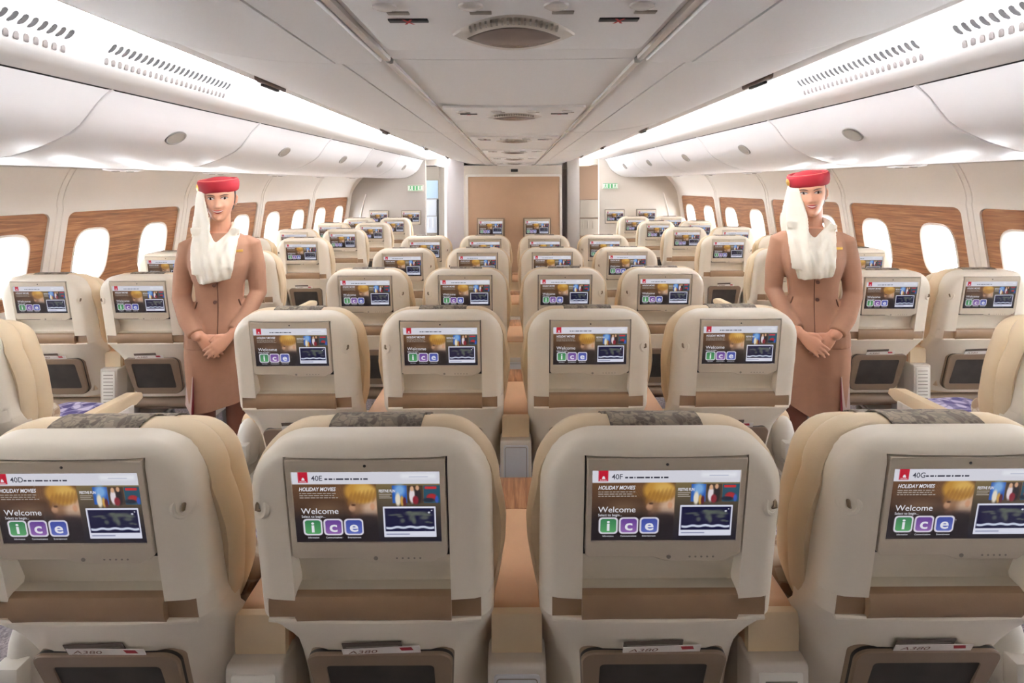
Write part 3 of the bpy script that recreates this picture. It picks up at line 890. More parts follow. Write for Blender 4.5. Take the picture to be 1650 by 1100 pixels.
# cove behind the lip down to the bins
CV = [(.80, .372), (.82, .45), (.90, .52), (1.05, .575), (1.25, .605), (1.42, .605), (1.50, .585), (1.545, .555), (1.565, .52), (1.59, .487), (1.64, .468), (1.73, .458), (1.80, .456), (1.845, .450)]
def kc(x): return .04*min(1, max(0, (x-.8)/1.05))
def cvp(s, d, x, z): return (s*(x+kc(x)*(2.35-d)), d, ZC+z)
for s, side in ((-1, 'left'), (1, 'right')):
    mb = MB()
    ds = [DB+(9.2-DB)*k/24 for k in range(25)]
    mb.loft([[cvp(s, d, x, z) for x, z in CV] for d in ds], False, False)
    struct('ceiling_cove_'+side, mb.mesh('cove', M_cove))
    t = thing('cove_light', 'long white light tube hidden above the %s ceiling edge' % side, 'light', (0, 0, 0))
    mb = MB(); mb.box(s*.812-.010, s*.812+.010, .6, 9.1, ZC+.348, ZC+.364, .003); mb.build('tube', M_lightem if s < 0 else M_lightem2, t)
    mb = MB(); mb.box(s*.80-.03, s*.80+.04, -.0, 9.15, ZC+.338, ZC+.346, .002); mb.box(s*.838-.002, s*.838+.002, -.0, 9.15, ZC+.34, ZC+.3625, 0); mb.build('channel_light_guard', M_cove, t)  # outer side wall added to keep direct tube light off the bins
    # vent grilles in the cove
    for g, (a, b) in enumerate(((.95, 1.82), (1.96, 2.78))):
        v = thing('air_vent', 'slotted air vent in the %s light cove, %s the camera' % (side, 'nearer' if g == 0 else 'farther from'), 'vent', (0, 0, 0), 0, 'cove air vents')
        def cz(x):
            for (xa, za), (xb, zb) in zip(CV, CV[1:]):
                if xa <= x <= xb: return za+(zb-za)*(x-xa)/(xb-xa)
        for row, (xa, xb, mt, nm) in enumerate(((1.5425, 1.5635, M_ventdark, 'upper_slots'), (1.577, 1.600, M_ventgrey, 'lower_slots'))):
            mb = MB(); n = int((b-a)/.033)
            for i in range(n):
                d = a+.02+i*.033; sk = (-.010 if row == 0 else .022)
                w = .0085; P4 = []
                steps = 5; top = []; bot = []
                for j in range(steps+1):
                    x = xa+(xb-xa)*j/steps; e = 1 if 0 < j < steps else .45
                    dj = d+sk*j/steps+ (.006*math.sin(PI*j/steps) if row == 0 else 0)
                    top.append(cvp(s, dj-w*e, x-.002, cz(x)-.0012)); bot.append(cvp(s, dj+w*e, x-.002, cz(x)-.0012))
                m_ = len(top); V = top+bot
                mb.add(V, [(q, q+1, m_+q+1, m_+q) for q in range(m_-1)])
            mb.build(nm, mt, v)
# ---------------- overhead bins
BP = [(1.850, .452), (1.866, .443), (1.876, .434), (1.902, .41), (1.928, .382), (1.965, .332), (2.005, .284), (2.055, .246), (2.112, .218), (2.18, .188), (2.252, .164), (2.32, .145), (2.42, .133), (2.60, .128), (2.90, .130), (3.15, .137), (3.435, .146)]
def kb(x): return .04+.08*min(1, max(0, (x-1.87)/1.5))
def bp(s, d, x, z, off=0): return (s*(x+kb(x)*(2.35-d)), d, ZC+z+off)
BJ = [-.58, -.19, 1.08, 2.35, 3.62, 4.89, 6.16, 7.43, 8.98]
BN = ['first', 'second', 'third', 'fourth', 'fifth', 'sixth', 'seventh', 'eighth']
for s, side in ((-1, 'left'), (1, 'right')):
    mb = MB()
    mb.loft([[bp(s, d, x, z) for x, z in ((1.775, .480), (1.785, .474), (1.80, .468), (1.825, .458), (1.850, .4505), (1.858, .455), (1.86, .50))] for d in (DB, 2, 4, 6, 9.0)], False, False)
    ntrim += 1; struct('trim_%d' % ntrim, mb.mesh('bin_fascia', M_cove))
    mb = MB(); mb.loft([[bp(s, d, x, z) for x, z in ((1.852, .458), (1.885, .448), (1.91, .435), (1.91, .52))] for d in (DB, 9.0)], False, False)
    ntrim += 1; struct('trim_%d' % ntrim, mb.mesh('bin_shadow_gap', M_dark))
    for i in range(len(BJ)-1):
        if i == 0: lab = 'white overhead bin on the %s side behind the camera' % side
        else: lab = 'white overhead bin on the %s side, %s from the rear end' % (side, BN[i])
        t = thing('overhead_bin', lab, 'overhead bin', (0, 0, 0), 0, 'overhead bins')
        a, b = BJ[i]+.005, BJ[i+1]-.005
        last = i == len(BJ)-2
        body = [(1.861, .4465), (1.866, .442)]+BP[2:]
        def ring(d, off, sq=0):
            R = [bp(s, d, x, z, off) for x, z in body]
            return R+[bp(s, d, 3.435, .42), bp(s, d, 2.0, .47)]
        mb = MB()
        st = [(a, .010), (a+.004, .003), (a+.014, 0)]+[(a+.014+(b-a-.028)*q/6, 0) for q in range(1, 6)]
        rings = [ring(d, o) for d, o in st]+[ring(d, o) for d, o in ((b-.014, 0), (b-.004, .003), (b, .010))]
        mb.loft(rings, True, True)
        mb.build('bin_body', M_bin, t)
        # latch: oval in the middle of the door
        dm = (BJ[i]+BJ[i+1])/2-.02 if not last else 8.0
        x, z = 2.005, .284; e = Vector(bp(s, dm, 2.055, .246))-Vector(bp(s, dm, 1.965, .332)); e.normalize()
        cpos = Vector(bp(s, dm, x, z)); ay = (Vector(bp(s, dm+.1, x, z))-Vector(bp(s, dm-.1, x, z))).normalized()
        nrm = e.cross(ay).normalized()
        if nrm.x*s > 0: nrm = -nrm
        mb = MB(); m2 = MB()
        def lt(r1, r2, h): return [cpos+ay*(r1*math.cos(2*PI*q/28))+e*(r2*math.sin(2*PI*q/28))+nrm*h for q in range(28)]
        mb.loft([lt(.070, .052, -.004), lt(.070, .052, .003), lt(.062, .045, .005), lt(.056, .040, .002)], True, False)
        m2.loft([lt(.057, .041, -.004), lt(.057, .041, .0025), lt(.045, .030, .001)], True, True)
        l = mb.build('latch', M_chrome, t); m2.build('latch_paddle', M_slot, l)
# reading-light pods under the bins
for s, side in ((-1, 'left'), (1, 'right')):
    for r in range(2, 8):
        d = D0+PITCH*r+SIDE_DY-.1
        t = thing('reading_light', 'small reading light pod under the %s bins above the %s window pair' % (side, ROWN[r-1]), 'light', bp(s, d, 3.10, .134), 0, 'reading light pods')
        mb = MB(); mb.lathe([(.17, .004), (.16, -.010), (.12, -.016), (.02, -.017)], 28, 'z', (0, 0, 0), sx=.55, sy=1.0); mb.build('housing', M_bin, t)
        for q in (-.07, .07):
            mb = MB(); mb.lathe([(.026, -.012), (.026, -.020), (.018, -.022), (.004, -.0205)], 16, 'z', (0, q, 0)); mb.build('lamp', M_slot, t)
# ---------------- passenger service units on the spine
def psu_parts():
    q = {}
    mb = MB(); mb.plate(rrect(-.235, .235, -.215, .10, .012, 3), 0, .008, .003, fn=lambda x, y, z: (x, z, y)); q['panel'] = mb.mesh('panel', M_ceil)
    def eye(a, b, n=20):
        P_ = []
        for i in range(n): t = -1+2*i/n; P_.append((a*t, -b*(1-t*t)))
        for i in range(n): t = 1-2*i/n; P_.append((a*t, b*(1-t*t)))
        return P_
    mb = MB(); E = [eye(.104, .098), eye(.100, .092), eye(.084, .066), eye(.079, .059)]
    mb.loft([[(x, y, h) for x, y in e] for e, h in zip(E, (.0, -.005, -.009, -.0095))], True, False); q['bezel'] = mb.mesh('bezel', M_warmgrey)
    mb = MB(); e = eye(.079, .059); mb.loft([[(x, y, -.0085) for x, y in e], [(x*.97, y*.97, -.0105) for x, y in e], [(x*.6, y*.6, -.013) for x, y in e], [(x*.1, y*.1, -.014) for x, y in e]], True, True); q['lens'] = mb.mesh('lens', M_lens)
    mb = MB()
    for k in range(17):
        x = -.068+.0085*k; yb = -.100*(1-(x/.112)**2)
        mb.box(x-.0016, x+.0016, yb+.006, yb+.026, -.0105, -.006, 0)
    q['ribs'] = mb.mesh('ribs', M_slot)
    for k in range(4):
        x = -.18+.12*k
        mb = MB(); mb.lathe([(.015, 0), (.0145, -.004), (.010, -.007), (.003, -.0075)], 18, 'z', (x, -.135, 0), sx=1.2, sy=.9); q['l%d' % k] = mb.mesh('reading_lamp', M_rail)
        mb = MB(); mb.box(x-.016+.012, x+.016+.012, -.112, -.100, -.003, .002, .001); q['b%d' % k] = mb.mesh('call_button', M_slot)
    for k, s in enumerate((-1, 1)):
        mb = MB(); mb.box(s*.16-.030, s*.16+.030, -.080, -.066, -.0035, .002, .001, 0)
        for a in (-1, 1):
            mb.add([(s*.16-.008, -.073-a*.011, -.0042), (s*.16-.004, -.073-a*.011, -.0042), (s*.16+.008, -.073+a*.011, -.0042), (s*.16+.004, -.073+a*.011, -.0042)], [(0, 1, 2, 3)], 1)
        q['s%d' % k] = mb.mesh('no_smoking_sign', [M_black, M_red])
    return q
PSU = psu_parts()
for r in range(6):
    d = .845+1.02*r
    t = thing('passenger_service_unit', 'ceiling unit with oval lens and reading lamps, %s along the centre spine' % ROWN[r], 'ceiling unit', (0, d, ZC+.2575), 0, 'ceiling service units')
    link('panel', PSU['panel'], t, (0, 0, -.006))
    b = link('bezel', PSU['bezel'], t, (0, 0, -.004)); link('lens', PSU['lens'], b, (0, 0, 0)); link('vent_ribs', PSU['ribs'], b)
    for k in range(4):
        link('reading_lamp', PSU['l%d' % k], t, (0, 0, -.005)); link('call_button', PSU['b%d' % k], t, (0, 0, -.005))
    for k in range(2): link('no_smoking_sign', PSU['s%d' % k], t, (0, 0, -.005))
# half-round downlights peeking under the ceiling lip
for s, side in ((-1, 'left'), (1, 'right')):
    for i, d in enumerate((1.6, 3.02, 4.42, 5.85)):
        t = thing('downlight', 'dark eye-shaped downlight on the %s ceiling edge, %s from the camera' % (side, BN[i]), 'light', (s*.765, d, ZC+.318), 0, 'ceiling edge downlights')
        mb = MB(); r0 = []; 
        for h, k in ((.014, 1.0), (-.002, .98), (-.006, .85)):
            ring = []
            for q in range(17):
                u = -1+2*q/16; ring.append((s*(.030*(1-u*u)*k), .105*u*k, h+.3*.030*(1-u*u)))
            for q in range(16, -1, -1):
                u = -1+2*q/16; ring.append((-s*.012*(1-u*u), .105*u*k, h-.2*.012*(1-u*u)))
            r0.append(ring)
        mb.loft(r0, True, True); mb.build('rim', M_lens, t)
        mb = MB(); mb.box(s*.003-.006, s*.003+.006, -.05, .05, -.012, -.004, .002); mb.build('lens', M_ventdark, t)

# ---------------- front of the cabin
DBH = 6.45
mb = MB()
def wallbox(name, x0, x1, y0, y1, z0, z1, m): return struct(name, MB().box(x0, x1, y0, y1, z0, z1, .004).mesh(name, m))
bulk = wallbox('wall_front', -.645, .605, DBH+.02, DBH+.9, 0, 1.95, M_warmgrey)
mb = MB(); L = rrect(-.625, .60, .02, 1.838, .03, 5); L2 = rrect(-.590, .575, .05, 1.806, .012, 4)
V2, F2 = fill([L, L2]); mb.add([(x, DBH, z) for x, z in V2], F2); mb.loft([[(x, DBH+.02, z) for x, z in L], [(x, DBH, z) for x, z in L]], True, False)
mb.loft([[(x, DBH, z) for x, z in L2], [(x, DBH+.014, z) for x, z in L2]], True, False)
ntrim += 1; struct('trim_%d' % ntrim, mb.mesh('bulkhead_frame', M_wall))
mb = MB(); mb.plate(L2, DBH+.012, DBH+.02, .001)
ntrim += 1; struct('trim_%d' % ntrim, mb.mesh('bulkhead_cover', M_bulk))['label'] = 'tan textured bulkhead panel'
wallbox('wall_partition_left', -.875, -.650, DBH+.10, DBH+.9, 0, 2.2, M_lav)
wallbox('wall_partition_right', .685, .845, DBH+.15, DBH+.9, 0, 2.2, M_grey)
t = thing('camera_dome', 'small black camera above the tan bulkhead panel', 'camera', (0, DBH+.012, 1.885), 0)
MB().box(-.045, .045, -.02, .01, -.018, .018, .005).build('housing', M_black, t); MB().lathe([(.012, -.021), (.012, -.026), (.004, -.028)], 12, 'y').build('lens', M_ventdark, t)
# curtain gathered beside the right pillar
mb = MB(); R = []
for z in (0.02, .6, 1.2, 1.9):
    R.append([(.615+.062*q/24, DBH+.10+.022*math.sin(q*1.9), z) for q in range(25)]+[(.615+.062*q/24, DBH+.106+.022*math.sin(q*1.9), z) for q in range(24, -1, -1)])
mb.loft(R, True, True); tag(mb.build('curtain', mat('curtain_cloth', (146, 134, 132), .9)), 'grey brown gathered curtain right of the tan bulkhead', 'curtain')
# side bulkheads
for s, side, xi in ((-1, 'left', 1.58), (1, 'right', 1.50)):
    mb = MB(); xo = Xw(1.2)-KW*9.0
    mb.box(min(s*xi, s*(xo+.4)), max(s*xi, s*(xo+.4)), 9.0, 9.12, 0, 2.3, .006)
    struct('wall_bulkhead_'+side, mb.mesh('bulkhead', M_grey if s < 0 else M_warmgrey))
    ntrim += 1
    mb = MB(); mb.tube([(s*(xo-.10), 8.99, .3), (s*(xo-.14), 8.99, .8), (s*(xo-.22), 8.99, 1.25), (s*(xo-.30), 8.99, 1.55)], .012, 8); struct('trim_%d' % ntrim, mb.mesh('bulkhead_seam', M_wall))
# far closing walls, ceiling over the entry
wallbox('wall_far', -2.4, 2.4, 11.4, 11.5, 0, 2.4, M_warmgrey)
wallbox('wall_header', -1.7, 1.7, 9.14, 9.2, 2.06, 2.4, M_warmgrey)
wallbox('ceiling_entry', -2.4, 2.4, 9.2, 11.5, 2.10, 2.14, M_ceil)
for s, side in ((-1, 'left'), (1, 'right')):
    t = thing('ceiling_light', 'bright square ceiling light at the %s aisle end' % side, 'light', (s*1.22, 8.9, ZC+.345), 0, 'entry ceiling lights')
    MB().box(-.14, .14, -.24, .24, -.004, .012, .003).build('frame', M_bin, t)
    MB().box(-.12, .12, -.22, .22, -.008, -.003, .001).build('diffuser', mat('diffuser_'+side, (255, 255, 255), .5, emit=(255, 246, 232), estr=.9), t)

def wall_screen(label, x, y, z):
    t = thing('wall_monitor', label, 'screen', (x, y, z), 0, 'bulkhead screens')
    rot = (-TILT, 0, 0)
    R_ = Matrix.Rotation(-TILT, 4, 'X')
    ctr = Vector(MP(0, .113, 0)); off = R_ @ ctr
    def put(nm, me, par, base=(0, 0, 0)): return link(nm, me, par, base)
    m = link('monitor', P['monitor'], t, tuple(-off), rot)
    link('camera_lens', P['lens'], m); link('display', DISPLAY, m, DISP_LOC, (TILT, 0, 0))
    mb = MB(); mb.plate(rrect(-.178, .178, -.128, .130, .012, 4), .030, .06, .006); mb.build('mount', M_slot if y > 8 else M_frame, t)
wall_screen('small screen on the tan bulkhead, left one of two', -.305, DBH-.03, 1.155)
wall_screen('small screen on the tan bulkhead, right one of two', .285, DBH-.03, 1.155)
for nm, x, sd in (('outer', -2.40, 'left'), ('inner', -1.83, 'left'), ('inner', 1.77, 'right'), ('outer', 2.33, 'right')):
    wall_screen('small screen on the %s grey side bulkhead, %s one of two' % (sd, nm), x, 8.95, 1.135)

def exit_sign(label, x, y, z, flip):
    t = thing('exit_sign', label, 'sign', (x, y, z))
    MB().box(-.14, .14, -.02, .02, -.058, .058, .006).build('housing', M_warmgrey, t)
    mb = MB(); mb.add([(-.128, -.0212, -.047), (.128, -.0212, -.047), (.128, -.0212, .047), (-.128, -.0212, .047)], [(0, 1, 2, 3)]); f = mb.build('sign_face', M_signwhite, t)
    g = MB()
    def q(x0, x1, z0, z1): g.add([(flip*x0, -.0222, z0), (flip*x1, -.0222, z0), (flip*x1, -.0222, z1), (flip*x0, -.0222, z1)], [(0, 1, 2, 3)])
    for k in (-1, 1):           # running figure at either end, door in the middle
        c = k*.085
        g.add([(c+.009*math.cos(a*PI/4), -.0222, .028+.009*math.sin(a*PI/4)) for a in range(8)], [tuple(range(8))])
        g.add([(c-.012, -.0222, .015), (c+.012, -.0222, .018), (c+.006, -.0222, -.008), (c-.010, -.0222, -.008)], [(0, 1, 2, 3)])
        g.add([(c-.010, -.0222, -.008), (c-.002, -.0222, -.008), (c-.018, -.0222, -.038), (c-.026, -.0222, -.036)], [(0, 1, 2, 3)])
        g.add([(c, -.0222, -.008), (c+.007, -.0222, -.008), (c+.020, -.0222, -.034), (c+.012, -.0222, -.038)], [(0, 1, 2, 3)])
    q(-.042, -.012, -.038, .034); q(.012, .042, -.038, .034)
    for z0, z1 in ((.040, .047), (-.047, -.042)): q(-.128, .128, z0, z1)
    g.build('green_pictogram', M_green, f)
exit_sign('green and white exit sign on the left grey bulkhead', -1.75, 8.975, 1.655, 1)
exit_sign('green and white exit sign on the right pale bulkhead', 1.69, 8.975, 1.675, -1)
# galleys seen through the aisles
t = thing('galley_unit', 'white galley stack with pale blue panel beyond the left aisle', 'galley', (-1.62, 10.2, 0))
MB().box(-.36, .10, 0, .8, 0, 2.08, .004).build('carcass', M_slot, t)
MB().box(-.34, .085, -.012, .01, 1.44, 1.80, .006).build('lit_panel', M_galleyblue, t)
for z0, z1 in ((.75, 1.08), (1.09, 1.42)): MB().box(-.34, .06, -.03, .01, z0, z1, .008).build('cart_door', M_cart, t)
for k in range(4): MB().box(-.28+.09*k-.008, -.28+.09*k+.008, -.042, -.03, .86, 1.04, .003).build('handle', M_greyp, t)
MB().box(.062, .10, -.02, .01, .3, 1.42, .004).build('side_gap', M_black, t)
t = thing('galley_unit', 'beige storage boxes under a brown recess beyond the right aisle', 'galley', (1.50, 10.0, 0))
MB().box(-.30, .35, .02, .8, 0, 2.08, .004).build('carcass', M_galleydark, t)
MB().box(-.21, .30, -.03, .03, 1.05, 1.40, .008).build('storage_box', M_slot, t); MB().box(-.21, .30, -.03, .03, .70, 1.03, .008).build('storage_box', M_slot, t)
for k in range(3): MB().box(-.16+.1*k-.01, -.16+.1*k+.01, -.042, -.03, .84, .99, .003).build('handle', M_slot, t)
# ================================================================== cabin crew
M_skin = mat('skin', (206, 152, 124), .48, bump=(300, .04))
M_suit = mat('suit_cloth', (160, 118, 94), .8, bump=(900, .15), var=(30, .03))
M_suitpale = mat('suit_pleat_cloth', (182, 158, 148), .8)
M_suitred = mat('pleat_lining', (120, 24, 36), .7)
M_scarf = mat('ivory_scarf', (244, 238, 224), .7)
M_hat = mat('red_felt', (144, 6, 28), .75, bump=(800, .1))
M_hattrim = mat('hat_cord', (226, 120, 110), .6)
M_gold = mat('gold_badge', (220, 180, 90), .3, metal=.6)
M_hose = mat('brown_hosiery', (122, 76, 60), .5)
M_shoe = mat('red_brown_shoe', (112, 38, 36), .35)
M_hair = mat('dark_hair', (38, 28, 25), .5)
M_hairb = mat('brown_hair', (96, 78, 66), .5)
M_lip = mat('dark_red_lipstick', (142, 28, 34), .35)
M_teeth = mat('teeth', (244, 238, 230), .3)
M_eyew = mat('eye_white', (212, 203, 198), .25)
M_iris = mat('iris_brown', (50, 32, 24), .2)
M_brow = mat('brow_brown', (70, 46, 36), .7)
M_line = mat('seam_dark', (92, 56, 40), .8)
M_button = mat('suit_button', (78, 44, 30), .4)

def remesh(mb, name, m, vox, it=4):
    me = mesh_of(name, mb.V, mb.F, m)
    o = bpy.data.objects.new('tmp', me); C.objects.link(o)
    r = o.modifiers.new('r', 'REMESH'); r.mode = 'VOXEL'; r.voxel_size = vox
    if it:
        sm = o.modifiers.new('s', 'SMOOTH'); sm.factor = .5; sm.iterations = it
    dg = bpy.context.evaluated_depsgraph_get(); dg.update()
    out = bpy.data.meshes.new_from_object(o.evaluated_get(dg)); out.name = name
    bpy.data.objects.remove(o)
    if not out.materials: out.materials.append(m)
    out.polygons.foreach_set('use_smooth', [True]*len(out.polygons)); out.update()
    return out

HT = [(1.497, .013, -.070, -.030), (1.503, .024, -.086, -.01), (1.513, .0335, -.0915, .01), (1.53, .0445, -.0925, .035), (1.55, .0545, -.092, .06), (1.58, .0655, -.0915, .082), (1.61, .0715, -.0905, .095),
      (1.64, .0735, -.0915, .10), (1.67, .0725, -.086, .10), (1.70, .064, -.067, .09), (1.72, .045, -.04, .068), (1.734, .015, -.008, .03)]
def hint(z):
    if z <= HT[0][0]: return HT[0][1:]
    for p, q in zip(HT, HT[1:]):
        if p[0] <= z <= q[0]:
            t = (z-p[0])/(q[0]-p[0]); return tuple(p[i]+(q[i]-p[i])*t for i in (1, 2, 3))
    return HT[-1][1:]
def gs(x, z, cx, cz, sx, sz): return math.exp(-((x-cx)/sx)**2-((z-cz)/sz)**2)
def bump(x, z):
    ax = abs(x); b = 0
    t = min(1, max(0, (1.632-z)/.054))
    b += .021*t**1.4*math.exp(-(x/(.0075+.0045*t))**2)*(1 if z > 1.578 else math.exp(-((z-1.578)/.007)**2))
    b += .007*gs(ax, z, .0115, 1.580, .006, .007)
    b -= .0085*gs(ax, z, .031, 1.622, .016, .0125)
    b += .003*gs(ax, z, .03, 1.645, .022, .008)
    b += .006*gs(ax, z, .040, 1.583, .018, .018)
    b += .0055*gs(x, z, 0, 1.553, .022, .009)
    b -= .004*gs(x, z, 0, 1.535, .02, .006)
    b += .006*gs(x, z, 0, 1.512, .018, .010)
    return b
def face_y(x, z):
    a, yf, yb = hint(z); yc = .012
    u = min(.999, abs(x)/a)
    return yc+(yf-yc)*(1-u**2.35)**(1/2.35)-bump(x, z)

def torso_ring(z, cy, rx, ry, n=28, e=2.3):
    R = []
    for k in range(n):
        t = 2*PI*k/n; c = math.cos(t); s_ = math.sin(t)
        R.append((rx*math.copysign(abs(c)**(2/e), c), cy+ry*math.copysign(abs(s_)**(2/e), s_), z))
    return R

def sheet(mb, V, nu, nv, off):
    """a cloth sheet of (nv+1) x (nu+1) points with a thickness"""
    n = len(V); Fq = [(i*(nu+1)+k, i*(nu+1)+k+1, (i+1)*(nu+1)+k+1, (i+1)*(nu+1)+k) for i in range(nv) for k in range(nu)]
    B = [tuple(q+n for q in f[::-1]) for f in Fq]
    rim = [k for k in range(nu+1)]+[i*(nu+1)+nu for i in range(1, nv+1)]+[nv*(nu+1)+k for k in range(nu-1, -1, -1)]+[i*(nu+1) for i in range(nv-1, 0, -1)]
    S = [(rim[i], rim[i-1], rim[i-1]+n, rim[i]+n) for i in range(len(rim))]
    mb.add(list(V)+[(x+off[0], y+off[1], z+off[2]) for x, y, z in V], Fq+B+S)

def hand(mb, wrist, d, side, nrm, curl, spread=.0165, L=(.060, .070, .066, .052), thumb=1):
    w = Vector(wrist); d = Vector(d).normalized(); nrm = Vector(nrm); nrm = (nrm-d*nrm.dot(d)).normalized(); sd = d.cross(nrm)*side
    def ring(p, hw, hh, n=14): return [p+sd*(hw*math.cos(2*PI*k/n))+nrm*(hh*math.sin(2*PI*k/n)) for k in range(n)]
    mb.loft([ring(w-d*.05, .024, .021), ring(w, .025, .019), ring(w+d*.025, .032, .0165), ring(w+d*.06, .0385, .0145), ring(w+d*.082, .037, .0125), ring(w+d*.092, .030, .008)], True, True)
    for i in range(4):
        b = w+d*(.080-(.004 if i in (0,) else 0)-(.008 if i == 3 else 0))+sd*((1.5-i)*spread)
        dirs = d+sd*((1.5-i)*.09); P_ = [b]; a = 0
        for f, k in ((.46, .35), (.30, .9), (.24, .7)):
            a += curl*k
            v = (dirs*math.cos(a)-nrm*math.sin(a)).normalized(); P_.append(P_[-1]+v*(L[i]*f))
        mb.limb(P_, [.0086, .0080, .0073, .0060], 10)
    b = w+d*.022+sd*.026
    mb.limb([b, b+(sd*.7+d*.7).normalized()*.030-nrm*.004, b+(sd*.35+d*.9).normalized()*.058-nrm*.010], [.0115, .0098, .0075], 10)

def person(label, loc, rz, scale, mir, hair, tilt, hem, slant):
    """facing -y; x to the picture's right; mir=-1 mirrors pose of the skirt"""
    root = None
    b = MB()
    # head grid
    rings = []
    zs = [1.497, 1.500, 1.504, 1.508]+[1.513+.0045*k for k in range(42)]+[1.706, 1.714, 1.722, 1.729, 1.734]
    for z in zs:
        a, yf, yb = hint(z); R = []
        for k in range(72):
            t = 2*PI*k/72; c = math.cos(t); s_ = math.sin(t)
            if s_ <= 0:
                x = a*math.copysign(abs(c)**(2/2.35), c); y = .012+(yf-.012)*abs(s_)**(2/2.35)-bump(x, z)*(min(1, abs(s_)*1.6))
            else:
                x = a*math.copysign(abs(c)**(2/2.2), c); y = .012+(yb-.012)*abs(s_)**(2/2.2)
            R.append((x, y, z))
        rings.append(R)
    hb = MB(); hb.loft(rings, True, True)
    for s in (-1, 1):
        hb.limb([(s*.074, .018, 1.638), (s*.080, .024, 1.625), (s*.078, .020, 1.60), (s*.072, .014, 1.582)], [.008, .010, .009, .006], 8)
    TH = Matrix.Translation((0, .03, 1.515)) @ Matrix.Rotation(tilt[0], 4, 'Y') @ Matrix.Rotation(tilt[1], 4, 'Z') @ Matrix.Rotation(tilt[2], 4, 'X') @ Matrix.Translation((0, -.03, -1.50))
    def H(p): return TH @ Vector(p)
    b.add([H(v) for v in hb.V], hb.F)
    b.tube([(0, .012, 1.40), (0, .014, 1.45), (0, .012, 1.49), (0, .006, 1.53), (0, .01, 1.57)], [.066, .053, .050, .051, .05], 20)
    # torso, arms, legs under the clothes
    b.loft([torso_ring(z, cy, rx, ry) for z, cy, rx, ry in ((.80, 0, .14, .09), (.88, 0, .155, .10), (.98, 0, .14, .092), (1.08, 0, .115, .08), (1.2, -.005, .125, .092), (1.28, -.01, .135, .1), (1.37, 0, .14, .08), (1.42, .01, .115, .066), (1.45, .012, .07, .055))], True, True)
    sh = .148
    A = {s: [(s*sh, .012, 1.378), (s*.176, .018, 1.25), (s*.186, .012, 1.10), (s*.138, -.085, .995), (s*.082, -.155, .925)] for s in (-1, 1)}
    for s in (-1, 1):
        b.limb(A[s], [.034, .034, .032, .029, .025], 14)
        b.limb([(s*.085, 0, .86), (s*.083, -.008, .66), (s*.078, -.004, .47), (s*.076, .014, .33), (s*.072, .022, .10)], [.082, .066, .050, .047, .032], 16)
        b.limb([(s*.072, .025, .085), (s*.075, -.05, .045), (s*.078, -.125, .028)], [.030, .030, .022], 12)
    # clasped hands: one from each side, the first in front
    t = mir
    hand(b, (t*.070, -.170, .915), (-t*.74, -.22, -.62), t, (0, -1, .15), .42)
    hand(b, (-t*.068, -.142, .918), (t*.62, -.05, -.76), -t, (0, -1, .1), .35)
    me = remesh(b, 'person', M_skin, .0042, 2)
    root = link('person', me, None, loc, (0, 0, rz)); root.scale = (scale,)*3
    tag(root, label, 'person')
    # ---- eyes, brows, lips, hair
    def part(mb_, name, m, par=root, fn=None, label=None):
        if fn: mb_.V = [fn(v) for v in mb_.V]
        o = mb_.build(name, m, par)
        if label: o['label'] = label
        return o
    for s in (-1, 1):
        m = MB(); cx, cz = s*.0315, 1.6225
        def almond(w, h, dy, n=20):
            R = []
            for k in range(n):
                t2 = 2*PI*k/n; x = cx+w*math.cos(t2); z = cz+h*math.sin(t2)*(1 if math.sin(t2) > 0 else .8)+.0015*math.cos(t2)*s; R.append((x, face_y(x, z)-dy, z))
            return R
        m.loft([almond(.0165, .0078, -.002), almond(.0157, .0070, .0022), almond(.0095, .0052, .0034), almond(.003, .0015, .0038)], True, True); e = part(m, 'eye', M_eyew, fn=H)
        m = MB(); yy = face_y(cx, cz)-.0044
        m.lathe([(.0072, 0.001), (.0068, -.0008), (.002, -.0012)], 14, 'y', (cx, yy, cz+.0004)); part(m, 'iris', M_iris, e, fn=H)
        m = MB(); m.tube([(cx+u*.0180, face_y(cx+u*.0180, cz+.0060*(1-u*u)+.0008)-.0046, cz+.0072*(1-u*u)+.0012+.0015*u*s) for u in (-1, -.6, -.2, .2, .6, 1)], [.0008, .0016, .0019, .0019, .0017, .0009], 6); part(m, 'eyelash', M_hair, e, fn=H)
        m = MB(); m.tube([(cx+u*.020, face_y(cx+u*.020, 1.6385)-.0015, 1.6385+.0035*(1-u*u)+.0025*u*s) for u in (-1, -.5, 0, .5, 1)], [.0014, .0024, .0027, .0023, .0009], 6, flat=1.0); part(m, 'eyebrow', M_brow, fn=H)
    m = MB(); R = []      # smiling mouth: teeth between two lips
    def lipband(zf0, zf1, off, n=15):
        a = []; bq = []
        for k in range(n):
            u = -1+2*k/(n-1); x = u*.0275; base = 1.5530+.0075*u*u
            z0 = base+zf0*(1-u*u); z1 = base+zf1*(1-u*u); a.append((x, z0)); bq.append((x, z1))
        V = []; N = 5
        for k in range(n):
            for q in range(N):
                t2 = q/(N-1); x = a[k][0]; z = a[k][1]+(bq[k][1]-a[k][1])*t2
                V.append((x, face_y(x, z)-off*math.sin(PI*(.15+.7*t2))-.0004, z))
        Fq = [(k*N+q, k*N+q+1, (k+1)*N+q+1, (k+1)*N+q) for k in range(n-1) for q in range(N-1)]
        return V, Fq
    m.add(*lipband(.0018, .0072, .0032)); lips = MB(); lips.add(*lipband(.0018, .0076, .0034)); lips.add(*lipband(-.0125, -.0048, .0038)); lo = part(lips, 'lips', M_lip, fn=H)
    m = MB(); m.add(*lipband(-.0058, .0028, .0016)); part(m, 'teeth', M_teeth, lo, fn=H)
    # hair pulled back
    m = MB(); rings = []
